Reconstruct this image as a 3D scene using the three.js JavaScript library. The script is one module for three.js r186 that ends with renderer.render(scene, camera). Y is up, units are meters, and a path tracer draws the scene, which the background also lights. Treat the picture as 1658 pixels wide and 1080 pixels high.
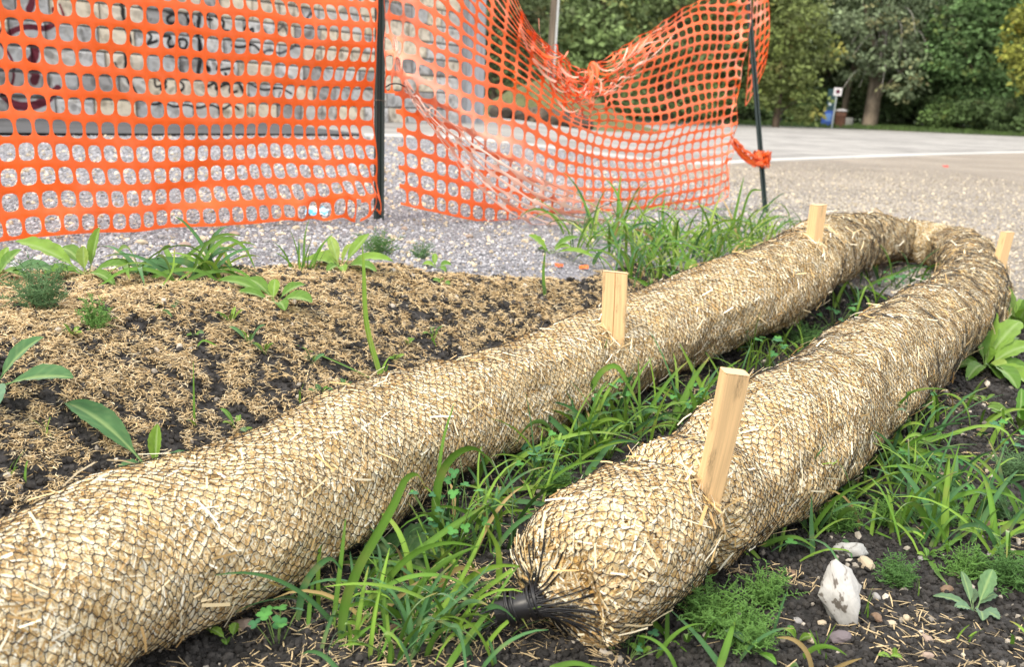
import * as THREE from 'three';
import { ImprovedNoise } from 'three/addons/math/ImprovedNoise.js';
import { mergeGeometries, mergeVertices } from 'three/addons/utils/BufferGeometryUtils.js';

// ------------------------------------------------------------------ camera, sky, sun, exposure
const scene = new THREE.Scene();
const FOC = 1436, PW = 1658, PH = 1080, EYE = 0.62;                 // lens in photo pixels, eye height in metres
const camera = new THREE.PerspectiveCamera(2 * Math.atan(PH / 2 / FOC) * 180 / Math.PI, PW / PH, 0.05, 600);
camera.position.set(0, EYE, 0);
camera.rotation.order = 'YXZ';
camera.rotation.set(-14.4 * Math.PI / 180, 0, 2.1 * Math.PI / 180);
camera.focus = 1.35; camera.userData.fStop = 7;
camera.updateMatrixWorld(true);
{ // bright, thinly overcast sky: air and cloud only
  const W = 256, H = 128, d = new Float32Array(W * H * 4), n = new ImprovedNoise();
  for (let r = 0; r < H; r++) for (let c = 0; c < W; c++) {
    const el = ((r + 0.5) / H - 0.5) * Math.PI, az = c / W * 2 * Math.PI, y = Math.sin(el);
    const x = Math.cos(az) * Math.cos(el), z = Math.sin(az) * Math.cos(el);
    const cl = 1 + 0.16 * (n.noise(x * 2 + 7, y * 3, z * 2) + 0.5 * n.noise(x * 5, y * 7 + 3, z * 5));
    const b = (0.62 + 0.62 * Math.max(0, y)) * cl, i = (r * W + c) * 4;
    d[i] = b * 1.0; d[i + 1] = b * 1.0; d[i + 2] = b * 1.0; d[i + 3] = 1;
  }
  const t = new THREE.DataTexture(d, W, H, THREE.RGBAFormat, THREE.FloatType);
  t.mapping = THREE.EquirectangularReflectionMapping; t.magFilter = THREE.LinearFilter; t.needsUpdate = true;
  scene.background = t; scene.environment = t;
}
const sun = new THREE.DirectionalLight(new THREE.Color(1, 0.9, 0.74), 1.5);
sun.position.set(-9, 16, 7); sun.target.position.set(0, 0, -3);
sun.castShadow = true; sun.shadow.radius = 26; sun.shadow.mapSize.set(2048, 2048);
Object.assign(sun.shadow.camera, { left: -40, right: 60, top: 60, bottom: -60, near: 0.5, far: 160 });
scene.add(sun, sun.target);
const renderer = new THREE.WebGLRenderer({ antialias: true });
renderer.toneMapping = THREE.LinearToneMapping;
renderer.toneMappingExposure = 2.0;
renderer.shadowMap.enabled = true; renderer.shadowMap.type = THREE.PCFSoftShadowMap;

// ------------------------------------------------------------------ helpers
const V = (x, y, z) => new THREE.Vector3(x, y, z);
const rng = (seed) => () => { seed = (seed + 0x6d2b79f5) | 0; let t = Math.imul(seed ^ (seed >>> 15), 1 | seed); t = (t + Math.imul(t ^ (t >>> 7), 61 | t)) ^ t; return ((t ^ (t >>> 14)) >>> 0) / 4294967296; };
const R0 = rng(11);
const rr = (r, a, b) => a + (b - a) * r();
const clamp = THREE.MathUtils.clamp, lerp = THREE.MathUtils.lerp;
const ss = (a, b, x) => { const t = clamp((x - a) / (b - a), 0, 1); return t * t * (3 - 2 * t); };
const PN = new ImprovedNoise();
const N3 = (x, y, z) => PN.noise(x, y, z);
const fbm = (x, y, o = 4) => { let s = 0, a = 0.5; for (let i = 0; i < o; i++) { s += a * N3(x + 17.3 * i, y - 9.1 * i, 3.7 * i + 0.5); x *= 2.03; y *= 2.03; a *= 0.5; } return s; };
const used = {};
const numbered = (n) => { used[n] = (used[n] || 0) + 1; return used[n] === 1 ? n : n + '_' + String(used[n] - 1).padStart(3, '0'); };
function tag(o, label, category, group, kind) {
  o.userData.label = label; if (category) o.userData.category = category;
  if (group) o.userData.group = group; if (kind) o.userData.kind = kind;
  return o;
}
function thing(name, label, category, pos = V(0, 0, 0), group) {
  const o = new THREE.Group(); o.name = numbered(name); o.position.copy(pos); scene.add(o);
  return tag(o, label, category, group);
}
function part(name, geo, mat, parent) {                              // geometry in the parent's own axes
  const m = new THREE.Mesh(geo, mat); m.name = name; m.castShadow = m.receiveShadow = true; parent.add(m); return m;
}
function solo(name, geo, mat, label, category, pos, group) {
  const m = new THREE.Mesh(geo, mat); m.name = numbered(name); m.castShadow = m.receiveShadow = true;
  if (pos) m.position.copy(pos); scene.add(m); return tag(m, label, category, group);
}
function structure(name, geo, mat, label) {
  const m = new THREE.Mesh(geo, mat); m.name = numbered(name); m.castShadow = m.receiveShadow = true; scene.add(m);
  m.userData.kind = 'structure'; m.userData.label = label; return m;
}
function copies(name, geo, mat, list, parent = scene) {              // list of [Matrix4, Color]
  const m = new THREE.InstancedMesh(geo, mat, list.length); m.name = parent === scene ? numbered(name) : name;
  list.forEach(([a, c], i) => { m.setMatrixAt(i, a); if (c) m.setColorAt(i, c); });
  m.castShadow = m.receiveShadow = true; m.userData.kind = 'stuff'; parent.add(m); return m;
}
function geom(pos, idx, { uv, col, smooth = true } = {}) {
  const g = new THREE.BufferGeometry();
  g.setAttribute('position', new THREE.Float32BufferAttribute(pos, 3));
  g.setAttribute('uv', new THREE.Float32BufferAttribute(uv || new Float32Array(pos.length / 3 * 2), 2));
  if (col) g.setAttribute('color', new THREE.Float32BufferAttribute(col, 3));
  g.setIndex(idx); g.computeVertexNormals(); return g;
}
const rgb = (r, g, b) => new THREE.Color().setRGB(r, g, b);
const mat = (c, rough = 0.85, o = {}) => new THREE.MeshStandardMaterial({ color: c, roughness: rough, metalness: 0, side: THREE.DoubleSide, ...o });
const leafMat = (c, o = {}) => new THREE.MeshPhysicalMaterial({ color: c, roughness: 0.7, transmission: 0.32, thickness: 0, ior: 1.3, side: THREE.DoubleSide, vertexColors: true, ...o });
// pixel -> direction (depth 1 along the lens axis), and the points on it
const ray = (x, y) => V((x - PW / 2) / FOC, -(y - PH / 2) / FOC, -1).transformDirection(camera.matrixWorld).multiplyScalar(Math.hypot((x - PW / 2) / FOC, (y - PH / 2) / FOC, 1));
const at = (x, y, d) => ray(x, y).multiplyScalar(d).add(camera.position);
const onPlane = (x, y, h) => { const d = ray(x, y); return d.multiplyScalar((h - EYE) / d.y).add(camera.position); };
const depthOf = (p) => p.clone().sub(camera.position).dot(camera.getWorldDirection(V(0, 0, 0)));

// ------------------------------------------------------------------ lie of the land
const AX = -0.441, AZ = -0.88, DX = 0.56, DZ = -0.83;
const acrossArm = (x, z) => -(x - AX) * 0.83 - (z - AZ) * 0.56;      // metres behind the first arm of the wattle
const alongArm = (x, z) => (x - AX) * DX + (z - AZ) * DZ;
const land = (x, z) => 0.27 * (1 - ss(-0.9, 2.6, x)) * ss(-0.1, 0.5, acrossArm(x, z)) + (z > -8 ? 0.012 * fbm(x * 1.3, z * 1.3, 2) : 0);
const soilMask = (x, z) => {
  const d = acrossArm(x, z), s = alongArm(x, z), n = 0.16 * fbm(x * 3.1 + 5, z * 3.1, 3);
  const bed = ss(-0.05, 0.05, Math.max(lerp(0.36, 0.14, ss(1.95, 2.4, s)), 0.95 - 0.43 * s) + n - d);
  const front = ss(-0.06, 0.06, z + 2.78 + 1.0 * (1.75 - x) + n);
  return Math.min(bed, front);
};
const soilH = (x, z) => land(x, z) + lerp(-0.035, 0.012, soilMask(x, z)) + 0.018 * fbm(x * 7, z * 7, 3) + 0.012 * fbm(x * 30, z * 30, 2);
const groundH = (x, z) => Math.max(land(x, z), (x > -2.2 && x < 3.2 && z > -4.6 && z < 0.4) ? soilH(x, z) : -9);
function hit(x, y, far = 200) {                                     // where a pixel's ray meets the ground
  const d = ray(x, y); let a = 0.3, b = a;
  while (b < far) { const p = d.clone().multiplyScalar(b).add(camera.position); if (p.y < groundH(p.x, p.z)) break; a = b; b *= 1.02; }
  for (let i = 0; i < 18; i++) { const m = (a + b) / 2, p = d.clone().multiplyScalar(m).add(camera.position); if (p.y < groundH(p.x, p.z)) b = m; else a = m; }
  const p = d.clone().multiplyScalar(b).add(camera.position); p.y = groundH(p.x, p.z); return p;
}
const foot = (x, z) => V(x, groundH(x, z), z);

// ------------------------------------------------------------------ textures
function speckle(size, fn) {                                        // tiling colour texture from a function of wrapped coordinates
  const d = new Uint8Array(size * size * 4);
  for (let y = 0; y < size; y++) for (let x = 0; x < size; x++) {
    const c = fn(x / size, y / size, x, y), i = (y * size + x) * 4;
    for (let k = 0; k < 3; k++) d[i + k] = clamp(c[k] * 255, 0, 255);
    d[i + 3] = 255;
  }
  const t = new THREE.DataTexture(d, size, size); t.wrapS = t.wrapT = THREE.RepeatWrapping; t.magFilter = THREE.LinearFilter; t.minFilter = THREE.LinearMipmapLinearFilter;
  t.colorSpace = THREE.SRGBColorSpace; t.needsUpdate = true; return t;
}
const hash = (x, y) => { let h = Math.imul(x | 0, 374761393) + Math.imul(y | 0, 668265263) | 0; h = Math.imul(h ^ (h >>> 13), 1274126177); return ((h ^ (h >>> 16)) >>> 0) / 4294967296; };
const tileN = (u, v, f, s = 0) => {                                 // periodic value noise, -1..1, two octaves
  let o = 0, am = 0.7; f = Math.max(2, Math.round(f));
  for (let k = 0; k < 2; k++, f *= 2, am *= 0.45) {
    const X = u * f, Y = v * f, ix = Math.floor(X), iy = Math.floor(Y), fx = ss(0, 1, X - ix), fy = ss(0, 1, Y - iy), q = (i, j) => hash(((ix + i) % f + f) % f + s * 131 + k * 977, ((iy + j) % f + f) % f + s * 57);
    o += am * (lerp(lerp(q(0, 0), q(1, 0), fx), lerp(q(0, 1), q(1, 1), fx), fy) * 2 - 1);
  }
  return o;
};
function cellTexture(size, cells, tint, height) {                   // Voronoi stones
  const out = height ? (v) => [v, v, v] : null;
  return speckle(size, (u, v) => {
    const X = u * cells, Y = v * cells, ix = Math.floor(X), iy = Math.floor(Y); let b = 9, b2 = 9, id = 0;
    for (let j = -1; j <= 1; j++) for (let i = -1; i <= 1; i++) {
      const cx = ((ix + i) % cells + cells) % cells, cy = ((iy + j) % cells + cells) % cells;
      const q = Math.hypot(ix + i + hash(cx, cy) - X, iy + j + hash(cx + 91, cy) - Y);
      if (q < b) { b2 = b; b = q; id = hash(cx + 7, cy + 31); } else if (q < b2) b2 = q;
    }
    const e = ss(0, 0.35, b2 - b); return out ? out(e * (0.5 + 0.5 * id)) : tint(id, e, u, v);
  });
}
const gravelTex = cellTexture(768, 72, (id, e) => { const k = 0.72 + 0.26 * id; return id > 0.93 ? [k, k * 0.93, k * 0.82] : [k * 0.97, k * 0.97, k]; });
const gravelBump = cellTexture(768, 72, null, true); gravelBump.colorSpace = THREE.NoColorSpace;
const asphaltTex = speckle(512, (u, v, x, y) => { const k = 0.84 + 0.1 * hash(x, y) + 0.12 * tileN(u, v, 9) + 0.1 * tileN(u, v, 31, 4); return [k, k, k]; });
const soilTex = speckle(768, (u, v, x, y) => {
  const k = 0.17 + 0.05 * hash(x >> 1, y >> 1) + 0.09 * tileN(u, v, 60, 2) + 0.06 * tileN(u, v, 18, 6);
  return [k * 1.02, k * 0.98, k * 0.97];
});
const soilBump = speckle(768, (u, v, x, y) => { const k = 0.5 + 0.3 * tileN(u, v, 90, 2) + 0.25 * tileN(u, v, 40, 6) + 0.1 * hash(x, y); return [k, k, k]; }); soilBump.colorSpace = THREE.NoColorSpace;

// ------------------------------------------------------------------ ground
function sheet(xs, zs, hfun, cfun, uvs = 1) {
  const pos = [], idx = [], uv = [], col = [], nx = xs.length;
  for (const z of zs) for (const x of xs) { pos.push(x, hfun(x, z), z); uv.push(x * uvs, z * uvs); if (cfun) col.push(...cfun(x, z)); }
  for (let j = 0; j < zs.length - 1; j++) for (let i = 0; i < nx - 1; i++) { const a = j * nx + i; idx.push(a, a + 1, a + nx, a + 1, a + nx + 1, a + nx); }
  return geom(pos, idx, { uv, col: cfun ? col : null });
}
const warp = (n, a, b, k) => Array.from({ length: n + 1 }, (_, i) => { const t = i / n * 2 - 1, s = Math.sinh(k * t) / Math.sinh(k); return s < 0 ? -s * a : s * b; });
const gravelTone = (x, z) => {                                       // blue-grey crushed stone on the left, browner dusty shoulder on the right
  const k = ss(0.4, 2.6, x + 0.12 * (z + 5) * -1 * 0.3), n = 1 + 0.45 * fbm(x * 0.8, z * 0.8, 4) + k * 0.35 * fbm(x * 2.1 + 9, z * 1.1, 3), f = 0.6 * k * ss(-5.5, -11, z);
  return [lerp(lerp(0.43, 0.48, k), 0.55, f) * n, lerp(lerp(0.425, 0.44, k), 0.46, f) * n, lerp(lerp(0.44, 0.385, k), 0.34, f) * n];
};
structure('ground', sheet(warp(200, -90, 140, 6.2), warp(200, -240, 12, 6.2).map((z) => z - 2.2), (x, z) => land(x, z), gravelTone, 1.6),
  mat(0xffffff, 0.95, { map: gravelTex, bumpMap: gravelBump, bumpScale: 0.006, vertexColors: true }), 'gravel ground of grey crushed stone and brown dusty shoulder');
{
  const rangeOf = (a, b, s) => Array.from({ length: Math.round((b - a) / s) + 1 }, (_, i) => a + i * s);
  structure('soil', sheet(rangeOf(-1.9, 2.9, 0.02), rangeOf(-4.2, 0.2, 0.02), soilH, null, 2.2),
    mat(0xffffff, 0.98, { map: soilTex, bumpMap: soilBump, bumpScale: 0.008 }), 'black crumbly planting soil around the straw wattle');
}
// road behind, with its kerb
const nearEdge = [[-14, -0.5], [-8, -3.4], [-3.84, -6.7], [-1.5, -9.0], [0.2, -9.5], [1.45, -10.1], [3.6, -12.7], [11.5, -20.6], [24, -31], [60, -58]].map(([x, z]) => V(x, 0, z));
const edgeCurve = new THREE.CatmullRomCurve3(nearEdge, false, 'centripetal');
{
  const farEdge = new THREE.CatmullRomCurve3([[-40, -20], [-22, -30], [-14, -42], [-6, -50], [2, -52], [14, -51.5], [18, -51], [25.5, -46], [40, -42], [90, -52]].map(([x, z]) => V(x, 0, z)), false, 'centripetal');
  const pos = [], idx = [], uv = [], nu = 140, nv = 60;
  for (let i = 0; i <= nu; i++) {
    const a = edgeCurve.getPoint(i / nu), b = farEdge.getPoint(i / nu);
    for (let j = 0; j <= nv; j++) { const p = a.clone().lerp(b, (j / nv) ** 2); pos.push(p.x, land(p.x, p.z) + 0.016, p.z); uv.push(p.x * 0.13, p.z * 0.13); }
  }
  for (let i = 0; i < nu; i++) for (let j = 0; j < nv; j++) { const a = i * (nv + 1) + j; idx.push(a, a + nv + 1, a + 1, a + 1, a + nv + 1, a + nv + 2); }
  structure('road', geom(pos, idx, { uv }), mat(rgb(0.35, 0.335, 0.32), 0.92, { map: asphaltTex }), 'pale dusty asphalt road beyond the gravel');
  // darker-coloured strip along the road at the foot of the wall
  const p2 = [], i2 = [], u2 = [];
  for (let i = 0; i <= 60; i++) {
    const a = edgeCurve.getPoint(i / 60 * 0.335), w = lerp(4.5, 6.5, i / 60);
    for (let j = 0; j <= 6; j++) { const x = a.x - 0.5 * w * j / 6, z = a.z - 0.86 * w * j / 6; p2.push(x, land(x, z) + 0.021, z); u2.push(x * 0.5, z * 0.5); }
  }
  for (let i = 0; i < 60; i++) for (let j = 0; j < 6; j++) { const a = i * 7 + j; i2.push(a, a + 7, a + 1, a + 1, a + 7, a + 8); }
  structure('road', geom(p2, i2, { uv: u2 }), mat(rgb(0.085, 0.085, 0.092), 0.9, { map: asphaltTex }), 'darker strip along the road at the foot of the stone wall');
  // kerb: a rounded concrete section swept along the near edge, cast in lengths
  const cm = [mat(rgb(0.5, 0.49, 0.47), 0.9), mat(rgb(0.46, 0.45, 0.435), 0.9)];
  const L = edgeCurve.getLength(), n = Math.floor(L / 3), kerb = thing('kerb', 'pale concrete kerb along the near edge of the road', 'kerb');
  const prof = [[-0.1, -0.1], [-0.08, 0.012], [-0.05, 0.03], [0.05, 0.03], [0.08, 0.012], [0.1, -0.1]];
  for (let k = 0; k < n; k++) {
    const pp = [], ii = []; if (edgeCurve.getPointAt(k / n).x < -1.9) continue;
    for (let i = 0; i <= 6; i++) {
      const t = clamp((k + 0.002 + i / 6 * 0.993) / n, 0, 1), p = edgeCurve.getPointAt(t), g = edgeCurve.getTangentAt(t), sx = -g.z, sz = g.x;
      for (const [a, b] of prof) pp.push(p.x + sx * a, land(p.x, p.z) + b, p.z + sz * a);
    }
    for (let i = 0; i < 6; i++) for (let j = 0; j < 5; j++) { const a = i * 6 + j; ii.push(a, a + 6, a + 1, a + 1, a + 6, a + 7); }
    ii.push(0, 1, 2, 0, 2, 3, 0, 3, 4, 0, 4, 5, 36, 38, 37, 36, 39, 38, 36, 40, 39, 36, 41, 40);
    part('kerb_length', geom(pp, ii).toNonIndexed(), cm[k % 2], kerb);
    kerb.children[kerb.children.length - 1].geometry.computeVertexNormals();
  }
}

// ------------------------------------------------------------------ straw wattle: one long netted roll bent into a hairpin
const axisSpec = [ // pixel of the axis, height of the axis, radius
  [-420, 1330, 0.1, 0.105], [-160, 1130, 0.1, 0.105], [170, 935, 0.1, 0.106], [358, 865, 0.095, 0.101], [657, 708, 0.097, 0.104], [882, 622, 0.095, 0.1], [1042, 551, 0.107, 0.113], [1237, 469, 0.15, 0.12],
  [1325, 415, 0.178, 0.12], [1395, 392, 0.135, 0.112], [1465, 392, 0.1, 0.1], [1535, 405, 0.095, 0.098], [1572, 438, 0.098, 0.103], [1561, 487, 0.1, 0.107], [1490, 542, 0.108, 0.114], [1362, 640, 0.107, 0.112],
  [1260, 718, 0.103, 0.108], [1118, 812, 0.096, 0.101], [1018, 880, 0.092, 0.098], [965, 915, 0.09, 0.095], [930, 936, 0.085, 0.088], [905, 951, 0.08, 0.072], [891, 962, 0.077, 0.046], [880, 970, 0.074, 0.018], [850, 980, 0.068, 0.011], [808, 990, 0.055, 0.012]];
const WP = axisSpec.map(([x, y, h]) => onPlane(x, y, h));
const wCurve = new THREE.CatmullRomCurve3(WP, false, 'centripetal');
const WL = wCurve.getLength();
// table of frames by arc length
const WN = 900, WT = [];
{
  const rad = new THREE.CatmullRomCurve3(axisSpec.map(([, , , r]) => V(r, 0, 0)), false, 'centripetal');
  wCurve.arcLengthDivisions = 2000; wCurve.updateArcLengths();
  for (let i = 0; i <= WN; i++) {
    const u = wCurve.getUtoTmapping(i / WN), c = wCurve.getPoint(u), t = wCurve.getTangent(u).normalize();
    // radius at the same spline parameter
    const k = u * (axisSpec.length - 1), a = Math.min(axisSpec.length - 2, Math.floor(k)), f = ss(0, 1, k - a);
    const r = lerp(axisSpec[a][3], axisSpec[a + 1][3], f);
    const up = V(0, 1, 0).addScaledVector(t, -t.y).normalize(), side = up.clone().cross(t).normalize();
    WT.push({ c, t, up, side, r });
  }
}
const nearestS = (px, py) => { let b = 1e9, s = 0; for (let i = 0; i <= WN; i++) { const q = WT[i].c.clone().project(camera), d = Math.hypot((q.x + 1) / 2 * PW - px, (1 - q.y) / 2 * PH - py); if (d < b) { b = d; s = i / WN * WL; } } return s; };
const dents = [ // [s, theta, depth, width along, width around]: hollows at stakes and sharp folds
  [nearestS(1155, 800), 0.0, 0.03, 0.045, 0.9], [nearestS(1075, 842), 0.0, 0.03, 0.024, 6], [nearestS(993, 560), 0.6, 0.008, 0.05, 0.8],
  [nearestS(1310, 425), 0.0, 0.016, 0.035, 2.0], [nearestS(1525, 402), 0.0, 0.03, 0.018, 2.6], [nearestS(1400, 400), 0, -0.006, 0.06, 3],
  [nearestS(1600, 450), -1, 0.006, 0.06, 1], [nearestS(760, 660), 0, 0.006, 0.04, 3], [nearestS(520, 780), 0, -0.004, 0.08, 3]];
function surf(s, th, lift = 0, target = V(0, 0, 0)) {                 // point on the roll; th = 0 is its top
  const k = clamp(s / WL * WN, 0, WN - 1e-6), i = Math.floor(k), f = k - i, A = WT[i], B = WT[i + 1];
  let r = lerp(A.r, B.r, f);
  const big = ss(0.03, 0.09, r);
  r += big * (0.013 * N3(s * 4.6, Math.cos(th) * 1.2, Math.sin(th) * 1.2 + 4) + 0.006 * N3(s * 15, Math.cos(th) * 3, Math.sin(th) * 3));
  for (const [ds, dt, dep, ws, wt] of dents) { const q = (s - ds) / ws; if (q > -3 && q < 3) { const a = (Math.atan2(Math.sin(th - dt), Math.cos(th - dt))) / wt; r -= big * dep * Math.exp(-q * q - a * a); } }
  r += lift;
  const c = Math.cos(th), sn = Math.sin(th), flat = c < 0 ? 0.9 : 1;
  target.set(lerp(A.c.x, B.c.x, f), lerp(A.c.y, B.c.y, f), lerp(A.c.z, B.c.z, f));
  target.addScaledVector(A.up, (1 - f) * c * r * flat).addScaledVector(B.up, f * c * r * flat);
  target.addScaledVector(A.side, (1 - f) * sn * r * 1.02).addScaledVector(B.side, f * sn * r * 1.02);
  return target;
}
const radiusAt = (s) => { const k = clamp(s / WL * WN, 0, WN - 1e-6), i = Math.floor(k); return lerp(WT[i].r, WT[i + 1].r, k - i); };
const NETA = 0.0165, NB = 42;                                         // node spacing along the roll, nodes around it
const pillow = (s, th) => { const a = s / (NETA / 2), b = th / (2 * Math.PI) * NB * 2; return Math.abs(Math.sin((a + b) * Math.PI / 2) * Math.sin((a - b) * Math.PI / 2)); };
const rollHit = (px, py) => {                                         // where the pixel's ray meets the roll
  const d = ray(px, py);
  for (let k = 0.8; k < 6; k += 0.004) { const p = d.clone().multiplyScalar(k).add(camera.position); for (let i = 0; i < WN; i += 3) if (p.distanceTo(WT[i].c) < WT[i].r) return p; }
};
const stakeFeet = [rollHit(1146, 800), rollHit(991, 540), rollHit(1315, 396)];
const wattle = thing('straw_wattle', 'long straw roll in black netting, bent into a hairpin on the soil', 'straw wattle');
{
  const fib = speckle(512, (u, v, x, y) => { const a = tileN(u, v * 1, 40, 1), b = hash((x * 0.7 + y * 0.25) | 0, (y / 9) | 0), k = 0.52 + 0.2 * a + 0.3 * b; return [k, k * 0.8, k * 0.48]; });
  const nu = 620, nv = 48, pos = [], idx = [], uv = [], p = V(0, 0, 0);
  for (let i = 0; i <= nu; i++) for (let j = 0; j <= nv; j++) { const s = i / nu * WL, th = j / nv * 2 * Math.PI; surf(s, th, -0.005 - 0.9 * Math.max(0, radiusAt(s) - 0.006) * ss(0.045, 0.02, radiusAt(s)) * (s > WL * 0.5 ? 1 : 0), p); pos.push(p.x, p.y, p.z); uv.push(s * 5, j / nv * 3.4); }
  for (let i = 0; i < nu; i++) for (let j = 0; j < nv; j++) { const a = i * (nv + 1) + j; idx.push(a, a + 1, a + nv + 1, a + 1, a + nv + 2, a + nv + 1); }
  part('straw_filling', geom(pos, idx, { uv }), mat(rgb(1, 0.97, 0.92), 0.95, { map: fib }), wattle);

  // loose straw on its face
  const P0 = [], I0 = [], C0 = [];
  const r = rng(5), X = V(0, 0, 0), Y = V(0, 0, 0), Z = V(0, 0, 0), a = V(0, 0, 0), b = V(0, 0, 0), c = V(0, 0, 0), vdir = V(0, 0, 0);
  const tones = [[0.8, 0.67, 0.43], [0.72, 0.54, 0.28], [0.87, 0.78, 0.57], [0.62, 0.42, 0.17], [0.8, 0.64, 0.38], [0.5, 0.32, 0.13], [0.9, 0.84, 0.68]];
  for (let n = 0; n < 900000; n++) {
    const s = r() * WL, th = (r() * 2 - 1) * (s > WL - 0.25 ? 3.14 : 2.25), rad = radiusAt(s);
    if (rad < 0.022 || s < 0.12) continue;
    surf(s, th, 0, a);
    vdir.copy(camera.position).sub(a); const dist = vdir.length();
    if (r() > clamp(1.35 / dist, 0.42, 1) * Math.max(rad, 0.06) / 0.12) continue;
    surf(s + 0.004, th, 0, b).sub(a).normalize(); surf(s, th + 0.04, 0, c).sub(a).normalize();
    Y.crossVectors(c, b).normalize(); if (Y.dot(a.clone().sub(WT[Math.round(s / WL * WN)].c)) < 0) Y.negate();
    if (Y.dot(vdir) / dist < -0.4 || (s > WL - 0.25 && r() < 0.1)) continue;                           // the underside against the soil
    const g = r() * Math.PI * 2, loose = r() < (stakeFeet.some((q) => q.distanceToSquared(a) < 0.0022) ? 0.07 : 0.0018), bent = loose || r() < 0.12, grow = clamp(dist / 1.9, 1, 1.4);
    const len = grow * (loose ? rr(r, 0.02, 0.042) : rr(r, 0.008, 0.025) * (r() < 0.2 ? 1.4 : 1)), w = grow * rr(r, 0.00065, 0.00135) * (r() < 0.08 ? 1.5 : 1);
    X.copy(b).multiplyScalar(Math.cos(g)).addScaledVector(c, Math.sin(g));
    X.addScaledVector(Y, loose ? rr(r, -0.1, 0.45) : rr(r, -0.07, 0.07)).normalize();
    Z.crossVectors(X, Y).normalize(); Y.crossVectors(Z, X);
    const roll = rr(r, -0.8, 0.8), cz = Math.cos(roll), sz = Math.sin(roll), z2 = Z.clone().multiplyScalar(cz).addScaledVector(Y, -sz);
    const over = loose || r() < 0.005, up = -0.0026 + 0.002 * pillow(s, th) + rr(r, -0.001, 0.0012) + (over ? 0.0035 + (loose ? len * 0.16 : 0) : 0);
    const t = tones[Math.min(6, (r() * 7) | 0)], k = rr(r, 0.82, 1.12), segs = bent ? 2 : 1, bend = bent ? rr(r, -0.1, 0.25) * len : 0, o = P0.length / 3;
    for (let i = 0; i <= segs; i++) {
      const q = i / segs - 0.5, hh = up + bend * (0.25 - q * q);
      for (let m = -1; m <= 1; m += 2) { const z = m * w; P0.push(a.x + Y.x * hh + X.x * q * len + z2.x * z, a.y + Y.y * hh + X.y * q * len + z2.y * z, a.z + Y.z * hh + X.z * q * len + z2.z * z); C0.push(t[0] * k, t[1] * k, t[2] * k); }
    }
    for (let i = 0; i < segs; i++) { const e = o + i * 2; I0.push(e, e + 1, e + 2, e + 1, e + 3, e + 2); }
  }
  console.log('straw tris', I0.length / 3);
  part('loose_straw', geom(P0, I0, { col: C0 }), mat(0xffffff, 0.62, { vertexColors: true }), wattle).userData.kind = 'stuff';

  // black netting: knitted diamonds whose strands join in short knots
  const P = [], I = [], cy = (A, B, Nn, rd) => {
    const d = B.clone().sub(A), l = d.length(); if (l < 1e-5) return; d.divideScalar(l);
    const s1 = d.clone().cross(Nn).normalize(), s2 = s1.clone().cross(d), o = P.length / 3;
    for (const q of [A, B]) for (let k = 0; k < 3; k++) { const an = k * 2.0944 + 0.5, x = Math.cos(an) * rd, y = Math.sin(an) * rd; P.push(q.x + s1.x * x + s2.x * y, q.y + s1.y * x + s2.y * y, q.z + s1.z * x + s2.z * y); }
    for (let k = 0; k < 3; k++) { const k2 = (k + 1) % 3; I.push(o + k, o + k2, o + 3 + k, o + k2, o + 3 + k2, o + 3 + k); }
  };
  const nodes = Math.floor(WL / (NETA / 2)), rn = rng(8);
  const jit = [];
  const node = (i, j2, end) => {                                      // j2 counts half steps around
    const s = i * NETA / 2 + end * 0.0017 + 0.003 * N3(i * 0.37, j2 * 0.41, 2) + 0.01 * N3(i * 0.04, j2 * 0.09, 12), th = j2 / (2 * NB) * 2 * Math.PI + 0.035 * N3(i * 0.31, j2 * 0.33, 8) + 0.25 * N3(i * 0.03, 0, 5);
    return [surf(s, th, 0.0026), s, th];
  };
  for (let i = Math.ceil(0.12 / (NETA / 2)); i < nodes; i++) for (let j = 0; j < NB; j++) {
    const j2 = 2 * j + (i & 1), th0 = (j2 / (2 * NB) * 2 + 1) % 2 - 1;
    if (Math.abs(th0) > 0.74 && radiusAt(i * NETA / 2) > 0.06) continue;
    if (radiusAt(i * NETA / 2) < 0.055 && j % 3) continue;             // gathered strands lie on top of one another here
    const [A, s, th] = node(i, j2, -1), [B] = node(i, j2, 1), nn = B.clone().sub(WT[Math.min(WN, Math.round(s / WL * WN))].c).normalize();
    cy(A, B, nn, 0.00085);
    for (const dj of [-1, 1]) {
      const [C] = node(i + 1, j2 + dj, -1);
      cy(B, C, nn, 0.00048);
    }
  }
  part('netting', geom(P, I), mat(rgb(0.014, 0.013, 0.013), 0.45), wattle);

  // the tied end: cord wound round the gathered netting, with a frayed tuft
  const s0 = nearestS(866, 976), tie = [], X0 = WT[Math.round(s0 / WL * WN)];
  const dir = WP[WP.length - 1].clone().sub(WP[WP.length - 3]).normalize(), q1 = new THREE.Quaternion().setFromUnitVectors(V(0, 0, 1), dir), base = WP[WP.length - 3].clone();
  const pts = [];
  for (let k = 0; k <= 260; k++) { const t = k / 260, an = t * 2 * Math.PI * 13, rd = 0.0175 + 0.002 * Math.sin(t * 9) + 0.0012 * N3(t * 30, 0, 0); pts.push(V(Math.cos(an) * rd, Math.sin(an) * rd, 0.002 + t * 0.042 + 0.0015 * Math.sin(an * 0.37)).applyQuaternion(q1).add(base)); }
  tie.push(new THREE.TubeGeometry(new THREE.CatmullRomCurve3(pts), 520, 0.0018, 5));
  tie.push(new THREE.TubeGeometry(new THREE.CatmullRomCurve3([WP[WP.length - 3], WP[WP.length - 2], WP[WP.length - 1]]), 10, 0.0155, 10));
  const rt = rng(77);
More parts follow.
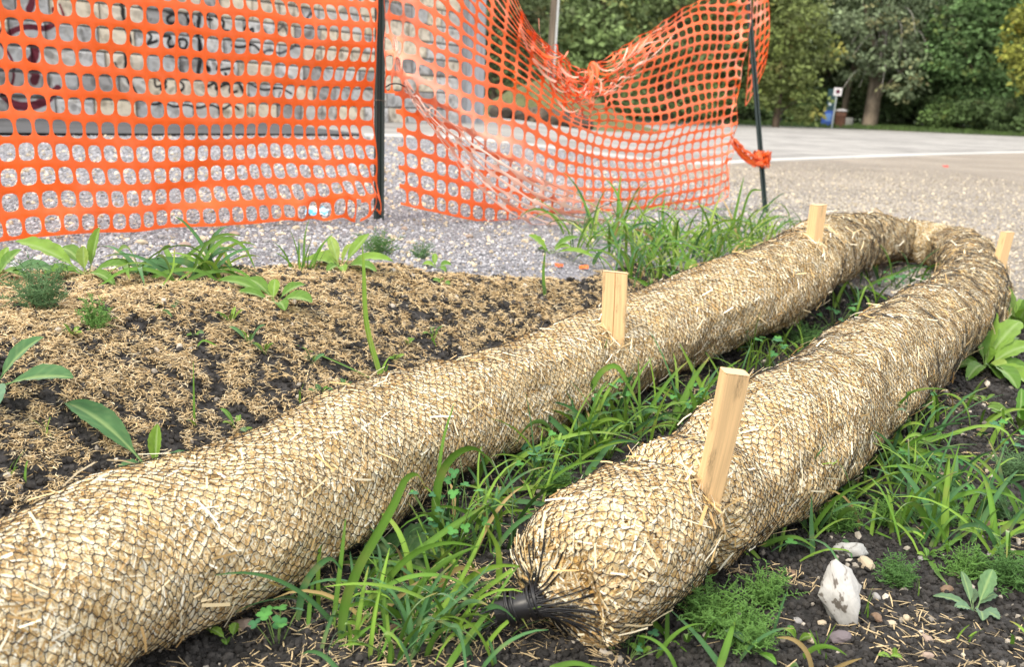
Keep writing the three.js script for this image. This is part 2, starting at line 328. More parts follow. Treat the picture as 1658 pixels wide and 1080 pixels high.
  for (let k = 0; k < 46; k++) {
    const an = rt() * 6.28, l = rr(rt, 0.018, 0.05), o = rr(rt, 0.2, 1);
    const c = new THREE.QuadraticBezierCurve3(V(Math.cos(an) * 0.008, Math.sin(an) * 0.008, 0.034), V(Math.cos(an) * 0.012, Math.sin(an) * 0.012, 0.034 + l * 0.6), V(Math.cos(an) * (0.006 + l * 0.5 * o), Math.sin(an) * (0.006 + l * 0.5 * o) - l * 0.1, 0.034 + l));
    const g = new THREE.TubeGeometry(c, 5, 0.0008, 4); g.applyQuaternion(q1); g.translate(base.x, base.y, base.z); tie.push(g);
  }
  for (let k = 0; k < 56; k++) {                                       // strands drawn over the cap into the knot
    const an = rt() * 6.28, rA = rr(rt, 0.008, 0.04), c = new THREE.CatmullRomCurve3([0, 0.25, 0.6, 1].map((t) => { const s = s0 - rA * 1.0 * (1 - t) - 0.002; return surf(s, an + t * rr(rt, -0.2, 0.2), 0.002); }));
    tie.push(new THREE.TubeGeometry(c, 6, 0.0011, 4));
  }
  part('tied_end', mergeGeometries(tie), mat(rgb(0.01, 0.01, 0.012), 0.4), wattle);
}

// ------------------------------------------------------------------ wooden stakes driven through the roll
{
  const wood = (seed, along) => speckle(256, (u, v, x, y) => {
    const g = Math.sin((u * 9 + 1.4 * N3(u * 3, v * 0.9 + seed, seed)) * 6.28), f = N3(u * 60, v * 2, seed), k = 0.88 + 0.03 * g + 0.06 * f + 0.04 * hash(x, y >> 4) - 0.22 * ss(0.35, 0.6, tileN(u, v, 5, seed | 0)) * hash(x >> 1, y >> 2);
    return [k, k * 0.86, k * 0.66];
  });
  const wm = [1, 2, 3, 4].map((s) => mat(rgb(0.96, 0.92, 0.86), 0.75, { map: wood(s * 3.1) }));
  const endM = mat(rgb(0.66, 0.47, 0.27), 0.9);
  const BURY = 0.06;
  // a squared stake with eased edges; its top end grain is a part of its own
  function stake(bot, top, w, t, yaw, k, label, chip) {
    const axis = top.clone().sub(bot), L = axis.length() + BURY; axis.normalize();
    const o = thing('wooden_stake', label, 'stake', bot);
    const q = new THREE.Quaternion().setFromUnitVectors(V(0, 1, 0), axis); q.multiply(new THREE.Quaternion().setFromAxisAngle(V(0, 1, 0), yaw)); o.quaternion.copy(q);
    const e = 0.0025, sh = new THREE.Shape(); sh.moveTo(-w + e, -t); if (k === 1) { sh.lineTo(-0.0009, -t); sh.lineTo(0, -t + 0.003); sh.lineTo(0.0009, -t); } sh.lineTo(w - e, -t); sh.lineTo(w, -t + e); sh.lineTo(w, t - e); sh.lineTo(w - e, t); if (k === 1) { sh.lineTo(0.0009, t); sh.lineTo(0, t - 0.003); sh.lineTo(-0.0009, t); } sh.lineTo(-w + e, t); sh.lineTo(-w, t - e); sh.lineTo(-w, -t + e); sh.closePath();
    const g = new THREE.ExtrudeGeometry(sh, { depth: L, bevelEnabled: false, steps: 6 }); g.rotateX(-Math.PI / 2); g.translate(0, -BURY, 0);
    const P = g.attributes.position, U = g.attributes.uv;
    for (let i = 0; i < P.count; i++) { const y = P.getY(i); U.setXY(i, (P.getX(i) + P.getZ(i)) * 14, y * 4); if (y > L - BURY - 0.0015) P.setY(i, y + P.getX(i) * chip); P.setX(i, P.getX(i) + 0.0015 * Math.sin(y * 17 + k)); }
    g.computeVertexNormals(); part('shaft', g, wm[k], o);
    const top2 = new THREE.ShapeGeometry(sh); top2.rotateX(-Math.PI / 2); const Q = top2.attributes.position;
    for (let i = 0; i < Q.count; i++) Q.setY(i, L - BURY + 0.0012 + Q.getX(i) * chip); top2.computeVertexNormals(); part('end_grain', top2, endM, o);
    return o;
  }
  const b1 = stakeFeet[0].clone(), d1 = depthOf(b1); stake(b1, at(1189, 603, d1 * 0.94), 0.0165, 0.009, 0.22, 0, 'long pale wooden stake leaning out of the tied arm of the straw wattle', -0.12);
  const b2 = stakeFeet[1].clone(), d2 = depthOf(b2); stake(b2, at(996, 441, d2 * 0.985), 0.0245, 0.009, -0.12, 1, 'flat wooden stake with a centre crack standing upright beside the bare mulched bed', -0.06);
  const b3 = stakeFeet[2].clone(), d3 = depthOf(b3); stake(b3, at(1325, 332, d3 * 0.99), 0.02, 0.0155, 0.55, 2, 'short wooden stake in the kinked end of the arm beside the tall grass', 0.1);
  const b4 = onPlane(1614, 440, 0.13), d4 = depthOf(b4); stake(b4, at(1631, 376, d4 * 0.99), 0.02, 0.0125, 0.35, 3, 'slanting wooden stake at the outer side of the hairpin bend beside the gravel', 0.1);
}

// ------------------------------------------------------------------ orange barrier fence: perforated plastic sheet on two steel posts
const PITCH = 0.0565;
// S(u, v) -> point; cells with rounded openings, thin upright strands and broader cross strands, real thickness
function netSheet(S, u0, nu, nv, { keep, colour, wu = 0.415, wv = 0.365, th = 0.0016 }) {
  const P = [], I = [], C = [], K = 16, e = 0.02, p = V(0, 0, 0), du = V(0, 0, 0), dv = V(0, 0, 0);
  const put = (u, v) => {
    p.copy(S(u, v)); du.copy(S(u + e, v)).sub(p); dv.copy(S(u, v + e)).sub(p); const n = du.cross(dv).normalize(), c = colour(u, v);
    P.push(p.x + n.x * th / 2, p.y + n.y * th / 2, p.z + n.z * th / 2, p.x - n.x * th / 2, p.y - n.y * th / 2, p.z - n.z * th / 2); C.push(...c, ...c);
  };
  for (let i = u0; i < nu; i++) for (let j = 0; j < nv; j++) {
    const mode = keep ? keep(i, j) : 1; if (!mode) continue;
    const o = P.length / 3;
    for (let k = 0; k < K; k++) {
      const a = k / K * 2 * Math.PI - Math.PI / 4, ca = Math.cos(a), sa = Math.sin(a), m = Math.max(Math.abs(ca), Math.abs(sa));
      put(i + 0.5 + 0.5 * ca / m, j + 0.5 + 0.5 * sa / m);
      const q = (Math.abs(ca) ** 3.1 + Math.abs(sa) ** 3.1) ** (-1 / 3.1), jx = 0.03 * N3(i * 3.3, j * 2.7, 1), jy = 0.03 * N3(i * 2.1, j * 3.9, 5);
      put(i + 0.5 + jx + wu * ca * q, j + 0.5 + jy + wv * sa * q);
    }
    for (let k = 0; k < K; k++) {
      const k2 = (k + 1) % K, mid = (k + 0.5) / K * 2 * Math.PI - Math.PI / 4;
      if (mode === 2 && Math.cos(mid) < -0.2) continue;                 // torn cell: its left strand is gone
      const A = o + k * 4, B = o + k2 * 4;                              // outer front, outer back, inner front, inner back
      I.push(A, B, A + 2, B, B + 2, A + 2, A + 1, A + 3, B + 1, B + 1, A + 3, B + 3, A + 2, B + 2, A + 3, B + 2, B + 3, A + 3);
    }
  }
  return mergeVertices(geom(P, I, { col: C }), 1e-4);
}
const orange = new THREE.MeshPhysicalMaterial({ color: 0xffffff, vertexColors: true, roughness: 0.42, transmission: 0.12, thickness: 0, side: THREE.DoubleSide });
const ORANGE = [0.93, 0.135, 0.008];
const post1Foot = hit(614, 356), post2Foot = hit(1240, 345);
const post1Depth = depthOf(post1Foot), post2Depth = depthOf(post2Foot);
console.log('posts', post1Depth, post1Foot.toArray(), post2Depth, post2Foot.toArray());
{ // stretched panel, from beyond the frame to the first post
  const NU = 44, A = V(-1.62, 0, -1.53), B = post1Foot.clone().add(V(-0.005, 0, 0.028)); B.y = 0;
  const S = (u, v) => {
    const t = u / NU, p = A.clone().lerp(B, t), y0 = land(p.x, p.z) + 0.012, low = ss(0.72, 0.95, t) * ss(4, 0, v);
    const k = v / 22, sag = Math.sin(Math.PI * clamp((t - 0.2) / 0.8, 0, 1));
    const h = v * PITCH * (1 - 0.03 * sag) + 0.008 * N3(u * 0.22, v * 0.13, 3) - 0.01 * sag * k + 0.035 * low * (N3(u * 0.5, v * 0.4, 8) + 0.25);
    const b = 0.02 * N3(u * 0.16, v * 0.16, 7) + 0.006 * N3(u * 0.5, v * 0.5, 2) + 0.04 * low * N3(u * 0.6, v * 0.5, 12) + 0.05 * ss(2, 0, v) * (0.4 + N3(u * 0.25, 0, 4));
    const slant = 0.012 * N3(u * 0.13, v * 0.3, 9) + 0.02 * ss(0.6, 0.9, t) * Math.sin(v * 0.75 + 1) * ss(1, 0.97, t);
    return V(p.x + 0.66 * b + slant, y0 + h, p.z + 0.74 * b);
  };
  const f = thing('barrier_fence', 'orange plastic mesh fence panel stretched tight in front of the stone wall', 'barrier fence', V(0, 0, 0));
  part('mesh_panel', netSheet(S, 0, NU, 22, { colour: (u, v) => { const k = 1 + 0.12 * N3(u * 0.4, v * 0.4, 3), w = Math.max(0, 0.12 * N3(u * 1.9, v * 2.2, 6) + 0.1 * N3(u * 0.3, v * 0.5, 16)); return [ORANGE[0] * k, lerp(ORANGE[1] * k, 0.5, w), lerp(ORANGE[2] * k, 0.36, w)]; }, keep: (i, j) => (i > 39 && j < 1 && i % 2 ? 2 : 1) }), orange, f);
}
// sagging panel between the posts: a control net of [column, depth, [row, pixel x, pixel y] ...]
const sagCols = [
  [-0.03, 2.62, [[0, 634, 326], [6, 624, 150], [22, 616, -350]]], [0.028, 2.65, [[0, 660, 334], [6, 652, 152], [22, 650, -340]]], [0.084, 2.76, [[0, 705, 344], [11, 703, 20], [22, 706, -290]]],
  [0.184, 2.95, [[0, 772, 358], [9, 776, 105], [22, 792, -110]]], [0.274, 3.15, [[0, 832, 366], [8, 846, 150], [14, 852, 80], [22, 858, 40]]], [0.368, 3.42, [[0, 888, 367], [8, 905, 190], [15, 918, 136], [22, 924, 98]]],
  [0.439, 3.6, [[0, 930, 364], [8, 945, 208], [15, 948, 158], [22, 944, 113]]], [0.523, 3.8, [[0, 975, 358], [9, 985, 205], [16, 986, 132], [22, 984, 92]]], [0.665, 4.15, [[0, 1045, 350], [11, 1056, 185], [18, 1060, 78], [22, 1060, 46]]],
  [0.813, 4.52, [[0, 1112, 340], [11, 1122, 168], [20, 1126, 22], [22, 1128, 4]]], [0.929, 4.75, [[0, 1158, 330], [11, 1166, 160], [22, 1184, -8]]], [1.0, 4.84, [[0, 1178, 318], [11, 1196, 155], [22, 1221, -12]]]];
const sagNet = (() => {
  const rows = sagCols.map(([u, d, pts]) => ({ u, d, f: (v) => { let k = 0; while (k < pts.length - 2 && v > pts[k + 1][0]) k++; const [a, x0, y0] = pts[k], [b, x1, y1] = pts[k + 1], t = (v - a) / (b - a); return [lerp(x0, x1, t), lerp(y0, y1, t)]; } }));
  const cr = (p0, p1, p2, p3, t) => 0.5 * (2 * p1 + (p2 - p0) * t + (2 * p0 - 5 * p1 + 4 * p2 - p3) * t * t + (3 * p1 - p0 - 3 * p2 + p3) * t * t * t);
  return (u, v) => {
    let k = 0; while (k < rows.length - 2 && u > rows[k + 1].u) k++;
    const g = [rows[Math.max(0, k - 1)], rows[k], rows[k + 1], rows[Math.min(rows.length - 1, k + 2)]], t = (u - g[1].u) / (g[2].u - g[1].u), w = g.map((r) => r.f(v));
    return [cr(w[0][0], w[1][0], w[2][0], w[3][0], t), cr(w[0][1], w[1][1], w[2][1], w[3][1], t), cr(g[0].d, g[1].d, g[2].d, g[3].d, t)];
  };
})();
{
  const NU = 35;
  const fold = (u, v) => { const c = 7.6 * Math.max(0, 1 - u / 0.5) ** 0.85; return Math.exp(-(((v - c) / 1.15) ** 2)) * ss(0.56, 0.4, u) * ss(-0.03, 0.03, u); };
  const S = (i, v) => {
    const u = i / NU; i *= 1.7; const [x, y, d] = sagNet(u, v), f = fold(u, v);
    const crush = Math.exp(-(((u - 0.46) / 0.1) ** 2)) * ss(7, 13, v) + 0.7 * ss(0.88, 1, u) + 0.6 * ss(0.1, 0, u) * ss(5, 8, v) + 0.5 * ss(18, 22, v) * ss(0.3, 0.5, u);
    let dd = d + 0.03 * N3(u * 7, v * 0.22, 3) - 0.09 * f + 0.035 * f * N3(i * 0.8, v * 1.2, 6) + crush * 0.1 * N3(i * 0.55, v * 0.5, 9);
    if (u > 0.25) dd += 0.05 * Math.sin(v * 0.9 + u * 11) * Math.exp(-(((u - 0.4) / 0.16) ** 2)) * ss(6, 10, v);
    const q = crush * 13 / d * 3;
    const p = at(x + 5 * ss(0.3, 0.6, u) * ss(0.95, 0.8, u) * Math.sin(v * 0.85 - 0.6) + q * N3(i * 0.6, v * 0.45, 21), y + q * 0.8 * N3(i * 0.5, v * 0.6, 31) + 5 * f * N3(i * 0.7, v, 40), dd);
    const gy = land(p.x, p.z) + 0.006; if (p.y < gy) p.y = gy + 0.004 * N3(i, v, 3);
    return p;
  };
  const colour = (i, v) => {                                            // stress-whitened where it was pulled, otherwise faded orange
    const u = i / NU, k = 1 + 0.25 * N3(i * 0.4, v * 0.4, 3) + 0.12 * N3(i * 2.3, v * 2.1, 9), w = clamp(0.5 * fold(u, v) * (0.75 + 0.9 * N3(i * 0.9, v * 0.9, 4)) + 0.4 * ss(0.12, 0.02, u) * ss(6, 9, v) * (0.5 + N3(i, v, 8)) + 0.75 * ss(0.84, 1, u) * (0.25 + N3(i * 0.7, v, 3)) + 0.5 * ss(0.42, 0.3, u) * ss(12, 16, v) * N3(i * 0.9, v * 0.8, 13), 0, 0.95);
    return [lerp(ORANGE[0] * k, 0.95, w), lerp(ORANGE[1] * k, 0.62, w), lerp(ORANGE[2] * k, 0.5, w)];
  };
  const gone = new Set(['15,9', '14,12', '17,13', '13,14', '6,3']);
  const f = thing('barrier_fence', 'torn orange plastic mesh fence panel sagging in a deep V between the posts', 'barrier fence', V(0, 0, 0));
  part('mesh_panel', netSheet(S, -1, NU, 22, { wu: 0.425, wv: 0.385, colour, keep: (i, j) => (gone.has(i + ',' + j) ? 0 : i < 1 && j < 6 ? (i < 0 ? 0 : 2) : 1) }), orange, f);
  // gathered strip pulled out into long whitened strands, running from the first post down to the ground
  const line = new THREE.CatmullRomCurve3([[638, 60], [648, 115], [672, 160], [715, 205], [765, 255], [830, 305], [905, 342], [990, 358]].map(([x, y], k) => at(x, y, [2.6, 2.6, 2.62, 2.68, 2.78, 2.92, 3.1, 3.35][k])));
  const Q = (u, v) => { const t = clamp(u / 14, 0, 1), p = line.getPoint(t), w = 0.014 + 0.13 * ss(0.2, 0.85, t), k = v / 6 - 0.5, gy = land(p.x, p.z) + 0.01; const q = p.add(V(0.5 * k * w + 0.012 * N3(u * 0.8, v * 0.9, 50), k * w + 0.012 * N3(u * 0.7, v * 0.8, 60), -0.05 * k * w + 0.02 * N3(u * 0.9, v, 70))); if (q.y < gy) q.y = gy + 0.002 * v; return q; };
  part('stretched_strip', netSheet(Q, 0, 14, 6, { wu: 0.46, wv: 0.36, colour: (u, v) => { const w = clamp(0.72 + 0.6 * N3(u * 0.9, v * 1.1, 5), 0, 1); return [0.95, lerp(0.2, 0.72, w), lerp(0.05, 0.62, w)]; } }), orange, f);
  // loose flap folded round the back of the second post
  const F = (u, v) => { const t = u / 4, k = v / 9; return at(lerp(lerp(1206, 1221, k), lerp(1238, 1241, k) + 6 * Math.sin(k * 3), t) , lerp(172 - 62 * t ** 1.2, -14, k), post2Depth + 0.02 + 0.12 * Math.sin(t * 2.2) + 0.03 * N3(u * 0.7, v * 0.5, 2)); };
  part('loose_flap', netSheet(F, 0, 4, 9, { colour, wu: 0.41, wv: 0.36 }), orange, f);
  // twisted end knotted round the post
  const r = rng(31), knots = [];
  for (let n = 0; n < 34; n++) {
    const wrap = n > 20, t0 = rr(r, 0, 0.35), P = [], I = [], C = [], w = rr(r, 0.004, 0.011), ph = r() * 6.28, sp = rr(r, 4, 9), m = 14;
    const ctr = wrap ? at(1233, 258, post2Depth) : null;
    for (let i = 0; i <= m; i++) {
      const t = wrap ? i / m : lerp(t0, 1, i / m), an = ph + t * sp, rad = wrap ? rr(r, 0.03, 0.055) : 0.012 + 0.014 * Math.sin(t * 3);
      const c = wrap ? ctr.clone().add(V(Math.cos(an) * rad, rr(r, -0.05, 0.05), Math.sin(an) * rad)) : at(lerp(1180, 1232, t), lerp(218, 262, t) + 10 * Math.sin(t * 3), lerp(4.84, post2Depth - 0.05, t)).add(V(Math.cos(an) * rad * 0.5, Math.sin(an) * rad, Math.cos(an) * rad));
      const wd = V(Math.sin(an * 1.7), Math.cos(an * 1.3), Math.sin(an + 1)).normalize().multiplyScalar(w);
      P.push(c.x - wd.x, c.y - wd.y, c.z - wd.z, c.x + wd.x, c.y + wd.y, c.z + wd.z); const k = rr(r, 0.8, 1.1); for (let q = 0; q < 2; q++) C.push(...ORANGE.map((x) => x * k));
      if (i < m) { const a = i * 2; I.push(a, a + 1, a + 2, a + 1, a + 3, a + 2); }
    }
    knots.push(geom(P, I, { col: C }));
  }
  part('knotted_end', mergeGeometries(knots), orange, f);
  // crumpled fold where the panel has collapsed into the V: curled strands, some whitened
  const vLine = new THREE.CatmullRomCurve3([[832, 6, 3.08], [880, 62, 3.24], [918, 104, 3.38], [943, 135, 3.5], [965, 118, 3.62], [1010, 96, 3.8], [1060, 62, 3.98], [1115, 22, 4.3]].map(([x, y, d]) => at(x, y, d - 0.03)));
  const curls = [];
  for (let n = 0; n < 70; n++) {
    const t0 = rr(r, 0, 0.8), ln = rr(r, 0.06, 0.2), P = [], I = [], C = [], m = 12, w = rr(r, 0.0015, 0.0065), ph = r() * 6.28, sp = rr(r, 2, 6), white = r() < 0.4, mid = 1 - Math.abs(t0 + ln / 2 - 0.42) * 1.6, sc = rr(r, 0.008, 0.03) * (0.6 + Math.max(0, mid) * 1.3), drop = rr(r, -0.02, 0.05 + 0.09 * Math.max(0, mid));
    for (let i = 0; i <= m; i++) {
      const t = i / m, c = vLine.getPoint(Math.min(1, t0 + ln * t)), an = ph + sp * t; c.add(V(Math.cos(an) * sc * 0.5, Math.sin(an) * sc - drop, Math.sin(an * 1.3) * sc));
      const wd = V(Math.sin(an * 1.1), Math.cos(an * 0.8), 0.4).normalize().multiplyScalar(w); P.push(c.x - wd.x, c.y - wd.y, c.z - wd.z, c.x + wd.x, c.y + wd.y, c.z + wd.z);
      const k = rr(r, 0.85, 1.1); for (let q = 0; q < 2; q++) C.push(...(white ? [0.95, 0.6, 0.45] : ORANGE.map((x) => x * k))); if (i < m) { const a = i * 2; I.push(a, a + 1, a + 2, a + 1, a + 3, a + 2); }
    }
    curls.push(geom(P, I, { col: C }));
  }
  part('crumpled_fold', mergeGeometries(curls), orange, f);
  const zip = new THREE.CatmullRomCurve3([at(625, 141, 2.57), at(634, 136, 2.545), at(646, 136, 2.54), at(655, 140, 2.56)]);
  part('cable_tie', new THREE.TubeGeometry(zip, 10, 0.0022, 5), mat(rgb(0.01, 0.01, 0.01), 0.4), f);
}
{ // posts: rolled steel channel, studded along one face
  const steel = mat(rgb(0.018, 0.034, 0.032), 0.5, { metalness: 0.1 }), wire = mat(rgb(0.16, 0.12, 0.09), 0.5, { metalness: 0.7 });
  function post(a, b, yaw, label, ties, w) {
    const o = thing('fence_post', label, 'fence post', a), ax = b.clone().sub(a), L = ax.length(); ax.normalize();
    o.quaternion.setFromUnitVectors(V(0, 1, 0), ax).multiply(new THREE.Quaternion().setFromAxisAngle(V(0, 1, 0), yaw));
    const k = w / 0.034, t = 0.003 * k, sh = new THREE.Shape([[-0.017, 0.002], [-0.017, 0.005], [-0.0105, 0.005], [-0.006, 0.017], [0.006, 0.017], [0.0105, 0.005], [0.017, 0.005], [0.017, 0.002], [0.0085, 0.002], [0.0045, 0.0135], [-0.0045, 0.0135], [-0.0085, 0.002]].map(([x, y]) => new THREE.Vector2(x * k, y * k)));
    const g = new THREE.ExtrudeGeometry(sh, { depth: L + 0.25, bevelEnabled: true, bevelSize: 0.0006, bevelThickness: 0.0006, bevelSegments: 1 }); g.rotateX(-Math.PI / 2); g.translate(0, -0.25, 0);
    part('channel', g, steel, o);
    for (let i = 0; i < 14; i++) { const s = new THREE.CylinderGeometry(0.0028, 0.0034, 0.005, 8); s.rotateX(Math.PI / 2); s.translate(0, 0.06 + i * 0.095, -0.0185 * k); if (0.06 + i * 0.095 < L) part('stud', s, steel, o); }
    for (const y of ties) { const q = new THREE.TorusGeometry(0.021 * k, 0.0011, 6, 28); q.rotateX(Math.PI / 2 + 0.18); q.scale(1, 1, 0.85); q.translate(0, y, 0); part('wire_tie', q, wire, o); }
    return o;
  }
  const top1 = at(617, -150, post1Depth * 1.0); post(post1Foot, top1, 0.3, 'dark green steel fence post in gravel between the taut and the sagging panels', [0.03, 0.375], 0.031);
  const top2 = at(1212, -6, post2Depth - 0.06); post(post2Foot, top2, 0.6, 'leaning dark green steel fence post beside the gravel shoulder, holding the knotted end', [0.9], 0.036);
}

// ------------------------------------------------------------------ stone wall with spray paint
const WA = V(-7.3, 0, -7.4), WB = onPlane(742, 207, 0.2); WB.y = 0;
const wDir = WB.clone().sub(WA).normalize(), wNorm = V(-wDir.z, 0, wDir.x).multiplyScalar(1), wLen = WA.distanceTo(WB);
if (wNorm.dot(camera.position.clone().sub(WA)) < 0) wNorm.negate();
const wallPoint = (px, py) => { const d = ray(px, py), t = WA.clone().setY(0).sub(camera.position).dot(wNorm) / d.dot(wNorm), p = d.multiplyScalar(t).add(camera.position); return [p.clone().sub(WA).dot(wDir), p.y - 0.25]; };
console.log('wall', WB.toArray(), wLen, wallPoint(0, 200), wallPoint(0, 0), wallPoint(740, 0));
{
  const COURSE = 0.27, ROWS = 11, TOP = ROWS * COURSE;
  const cv = document.createElement('canvas'); cv.width = 2048; cv.height = 512; const g = cv.getContext('2d');
  g.fillStyle = '#ffffff'; g.fillRect(0, 0, 2048, 512);
  const r = rng(3);
  for (let i = 0; i < 5200; i++) { const k = (170 + r() * 85) | 0; g.fillStyle = `rgba(${k},${k - 4},${k - 12},0.28)`; g.beginPath(); g.ellipse(r() * 2048, r() * 512, 1 + r() * 9, 1 + r() * 5, r() * 3, 0, 7); g.fill(); }
  for (let i = 0; i < 2600; i++) { const k = r() < 0.6 ? 40 : 130; g.fillStyle = `rgba(${k},${k - 3},${k - 8},${0.05 + r() * 0.2})`; g.beginPath(); g.ellipse(r() * 2048, r() * 512, 2 + r() * 15, 1.5 + r() * 8, r() * 3, 0, 7); g.fill(); }
  const XY = (x, y) => { const [a, b] = wallPoint(x / 2.571, y / 2.571); return [a / wLen * 2048, 512 - b / TOP * 512]; };
  const stroke = (col, w, pts, dx = 0, dy = 0) => { g.strokeStyle = col; g.lineWidth = w; g.lineCap = g.lineJoin = 'round'; g.beginPath(); pts.forEach(([x, y], i) => { const [a, b] = XY(x + dx, y + dy); if (!i) g.moveTo(a, b); else { const [c, d] = XY((x + pts[i - 1][0]) / 2 + dx, (y + pts[i - 1][1]) / 2 + dy), [e, f] = XY(pts[i - 1][0] + dx, pts[i - 1][1] + dy); g.quadraticCurveTo(e, f, c, d); if (i === pts.length - 1) g.lineTo(a, b); } }); g.stroke(); };
  const red = 'rgba(120,20,45,0.9)', black = 'rgba(22,22,26,0.9)', grey = 'rgba(60,62,70,0.75)';
  stroke(red, 14, [[130, -40], [135, 10], [120, 40]]); stroke(red, 10, [[20, 160], [50, 125], [120, 108], [190, 125], [235, 85], [225, 40]]); stroke(red, 18, [[120, 175], [150, 200], [140, 240], [120, 265]]);
  stroke(red, 18, [[125, 280], [150, 310], [140, 335]]); stroke(red, 16, [[15, 400], [60, 440], [130, 445], [195, 420], [240, 370]]); stroke(red, 5, [[0, 185], [35, 225], [60, 290], [50, 360], [10, 390]]); stroke(red, 6, [[0, 60], [15, 100], [0, 140]]);
  stroke(black, 10, [[510, 0], [505, 70], [545, 170], [515, 230], [525, 330], [560, 390]]); stroke(black, 6, [[580, 30], [610, 60], [590, 120], [640, 150], [600, 190], [650, 170]]);
  stroke(black, 6, [[700, 50], [735, 60], [735, 95], [700, 100], [690, 75], [720, 60]]); stroke(black, 6, [[680, 150], [715, 150], [690, 185], [720, 200], [740, 160], [775, 165], [770, 205], [740, 200], [745, 180]]);
  stroke(black, 11, [[830, 60], [820, 150], [835, 230], [820, 300]]); stroke(black, 6, [[770, 60], [800, 110], [780, 140], [800, 60]]); stroke(black, 8, [[900, 70], [935, 90], [910, 130], [945, 130]]);
  stroke(black, 6, [[960, 190], [1000, 200], [1050, 180], [1075, 210]]); stroke(black, 7, [[1030, 80], [1015, 140], [1060, 110], [1040, 160]]); stroke(black, 6, [[660, 330], [700, 360], [660, 380], [690, 330]]); stroke(black, 6, [[740, 330], [770, 360], [740, 385]]);
  stroke(black, 6, [[860, 360], [900, 340], [890, 380], [930, 350], [960, 350], [950, 390], [985, 380]]); stroke(black, 10, [[990, 340], [1020, 400]]); stroke(black, 5, [[600, 420], [640, 440], [680, 420], [720, 450], [770, 430], [820, 455], [870, 430], [920, 460], [960, 430], [990, 455]]);
  stroke(grey, 6, [[1060, 240], [1120, 200], [1160, 230], [1230, 190]]); stroke(grey, 5, [[1090, 120], [1130, 170], [1180, 90], [1200, 170]]); stroke(black, 5, [[1040, 350], [1100, 380], [1160, 360], [1210, 390]]);
  stroke(grey, 7, [[1240, 20], [1260, 100], [1300, 40], [1310, 110]]); stroke(red, 5, [[250, 20], [270, 80]]);
  for (let i = 0; i < 9; i++) { const x = 460 + r() * 720, y = r() * 420; stroke(black, 3 + r() * 4, [[x, y], [x + r() * 60 - 20, y + r() * 50], [x + r() * 80 - 30, y + 20 + r() * 50], [x + r() * 60, y + 40]]); }
  const tex = new THREE.CanvasTexture(cv); tex.colorSpace = THREE.SRGBColorSpace; tex.magFilter = THREE.LinearFilter;
  const tints = [[0.5, 0.48, 0.45], [0.62, 0.55, 0.45], [0.44, 0.44, 0.44], [0.68, 0.6, 0.47], [0.3, 0.29, 0.285], [0.56, 0.55, 0.54]].map((c) => mat(rgb(...c), 0.92, { map: tex }));
  const wall = thing('stone_wall', 'pale coursed stone wall sprayed with red and black graffiti behind the fence', 'wall', WA.clone().setY(0));
  const put = (x, h, dep) => V(wDir.x * x + wNorm.x * dep, 0.25 + h, wDir.z * x + wNorm.z * dep);
  function block(x0, x1, h0, h1, proud, seed) {                        // dressed face: chamfered, slightly uneven quarry face
    const e = 0.022, P = [], U = [], I = [], k = 3;
    const ring = [[x0, h0], [x1, h0], [x1, h1], [x0, h1]], inn = [[x0 + e, h0 + e], [x1 - e, h0 + e], [x1 - e, h1 - e], [x0 + e, h1 - e]];
    const add = (x, h, d) => { const p = put(x, h, d); P.push(p.x, p.y, p.z); U.push(x / wLen, h / TOP); };
    ring.forEach(([x, h], i) => add(x + 0.006 * N3(seed, i, 1), h + 0.006 * N3(seed, i, 4), -0.08)); ring.forEach(([x, h]) => add(x, h, proud * 0.4)); 
    for (let b = 0; b <= k; b++) for (let a = 0; a <= k; a++) add(lerp(inn[0][0], inn[1][0], a / k), lerp(inn[0][1], inn[2][1], b / k), proud + 0.03 * N3(seed * 7 + a * 1.7, b * 1.9, seed));
    for (let i = 0; i < 4; i++) { const j = (i + 1) % 4; I.push(i, j, 4 + i, j, 4 + j, 4 + i); }
    const G = (a, b) => 8 + b * (k + 1) + a;
    for (let a = 0; a < k; a++) for (let b = 0; b < k; b++) I.push(G(a, b), G(a + 1, b), G(a, b + 1), G(a + 1, b), G(a + 1, b + 1), G(a, b + 1));
    const rim = [[4, 5, Array.from({ length: k + 1 }, (_, a) => G(a, 0))], [5, 6, Array.from({ length: k + 1 }, (_, b) => G(k, b))], [6, 7, Array.from({ length: k + 1 }, (_, a) => G(k - a, k))], [7, 4, Array.from({ length: k + 1 }, (_, b) => G(0, k - b))]];
    for (const [a, b, l] of rim) { for (let i = 0; i < k; i++) I.push(a, l[i + 1], l[i]); I.push(a, b, l[k]); }
    return geom(P, I, { uv: U }).toNonIndexed();
  }
  for (let row = 0; row < ROWS; row++) {
    let x = -0.3 * r();
    while (x < wLen - 0.1) {
      let w = rr(r, 0.3, 0.62); if (x + w > wLen - 0.15) w = wLen - x;
      const gB = block(Math.max(0, x) + 0.011, x + w - 0.011, row * COURSE + 0.011, (row + 1) * COURSE - 0.011, rr(r, 0.012, 0.04), row * 31 + x); gB.computeVertexNormals();
      part('stone', gB, tints[Math.min(5, (r() * 6) | 0)], wall); x += w;
    }
  }
  const coreG = new THREE.BoxGeometry(wLen, TOP + 0.3, 0.5); coreG.translate(wLen / 2, TOP / 2 - 0.16, 0); coreG.rotateY(Math.atan2(-wDir.z, wDir.x)); coreG.translate(-wNorm.x * 0.27, 0.25, -wNorm.z * 0.27);
  part('mortar_core', coreG, mat(rgb(0.16, 0.155, 0.15), 0.95), wall);
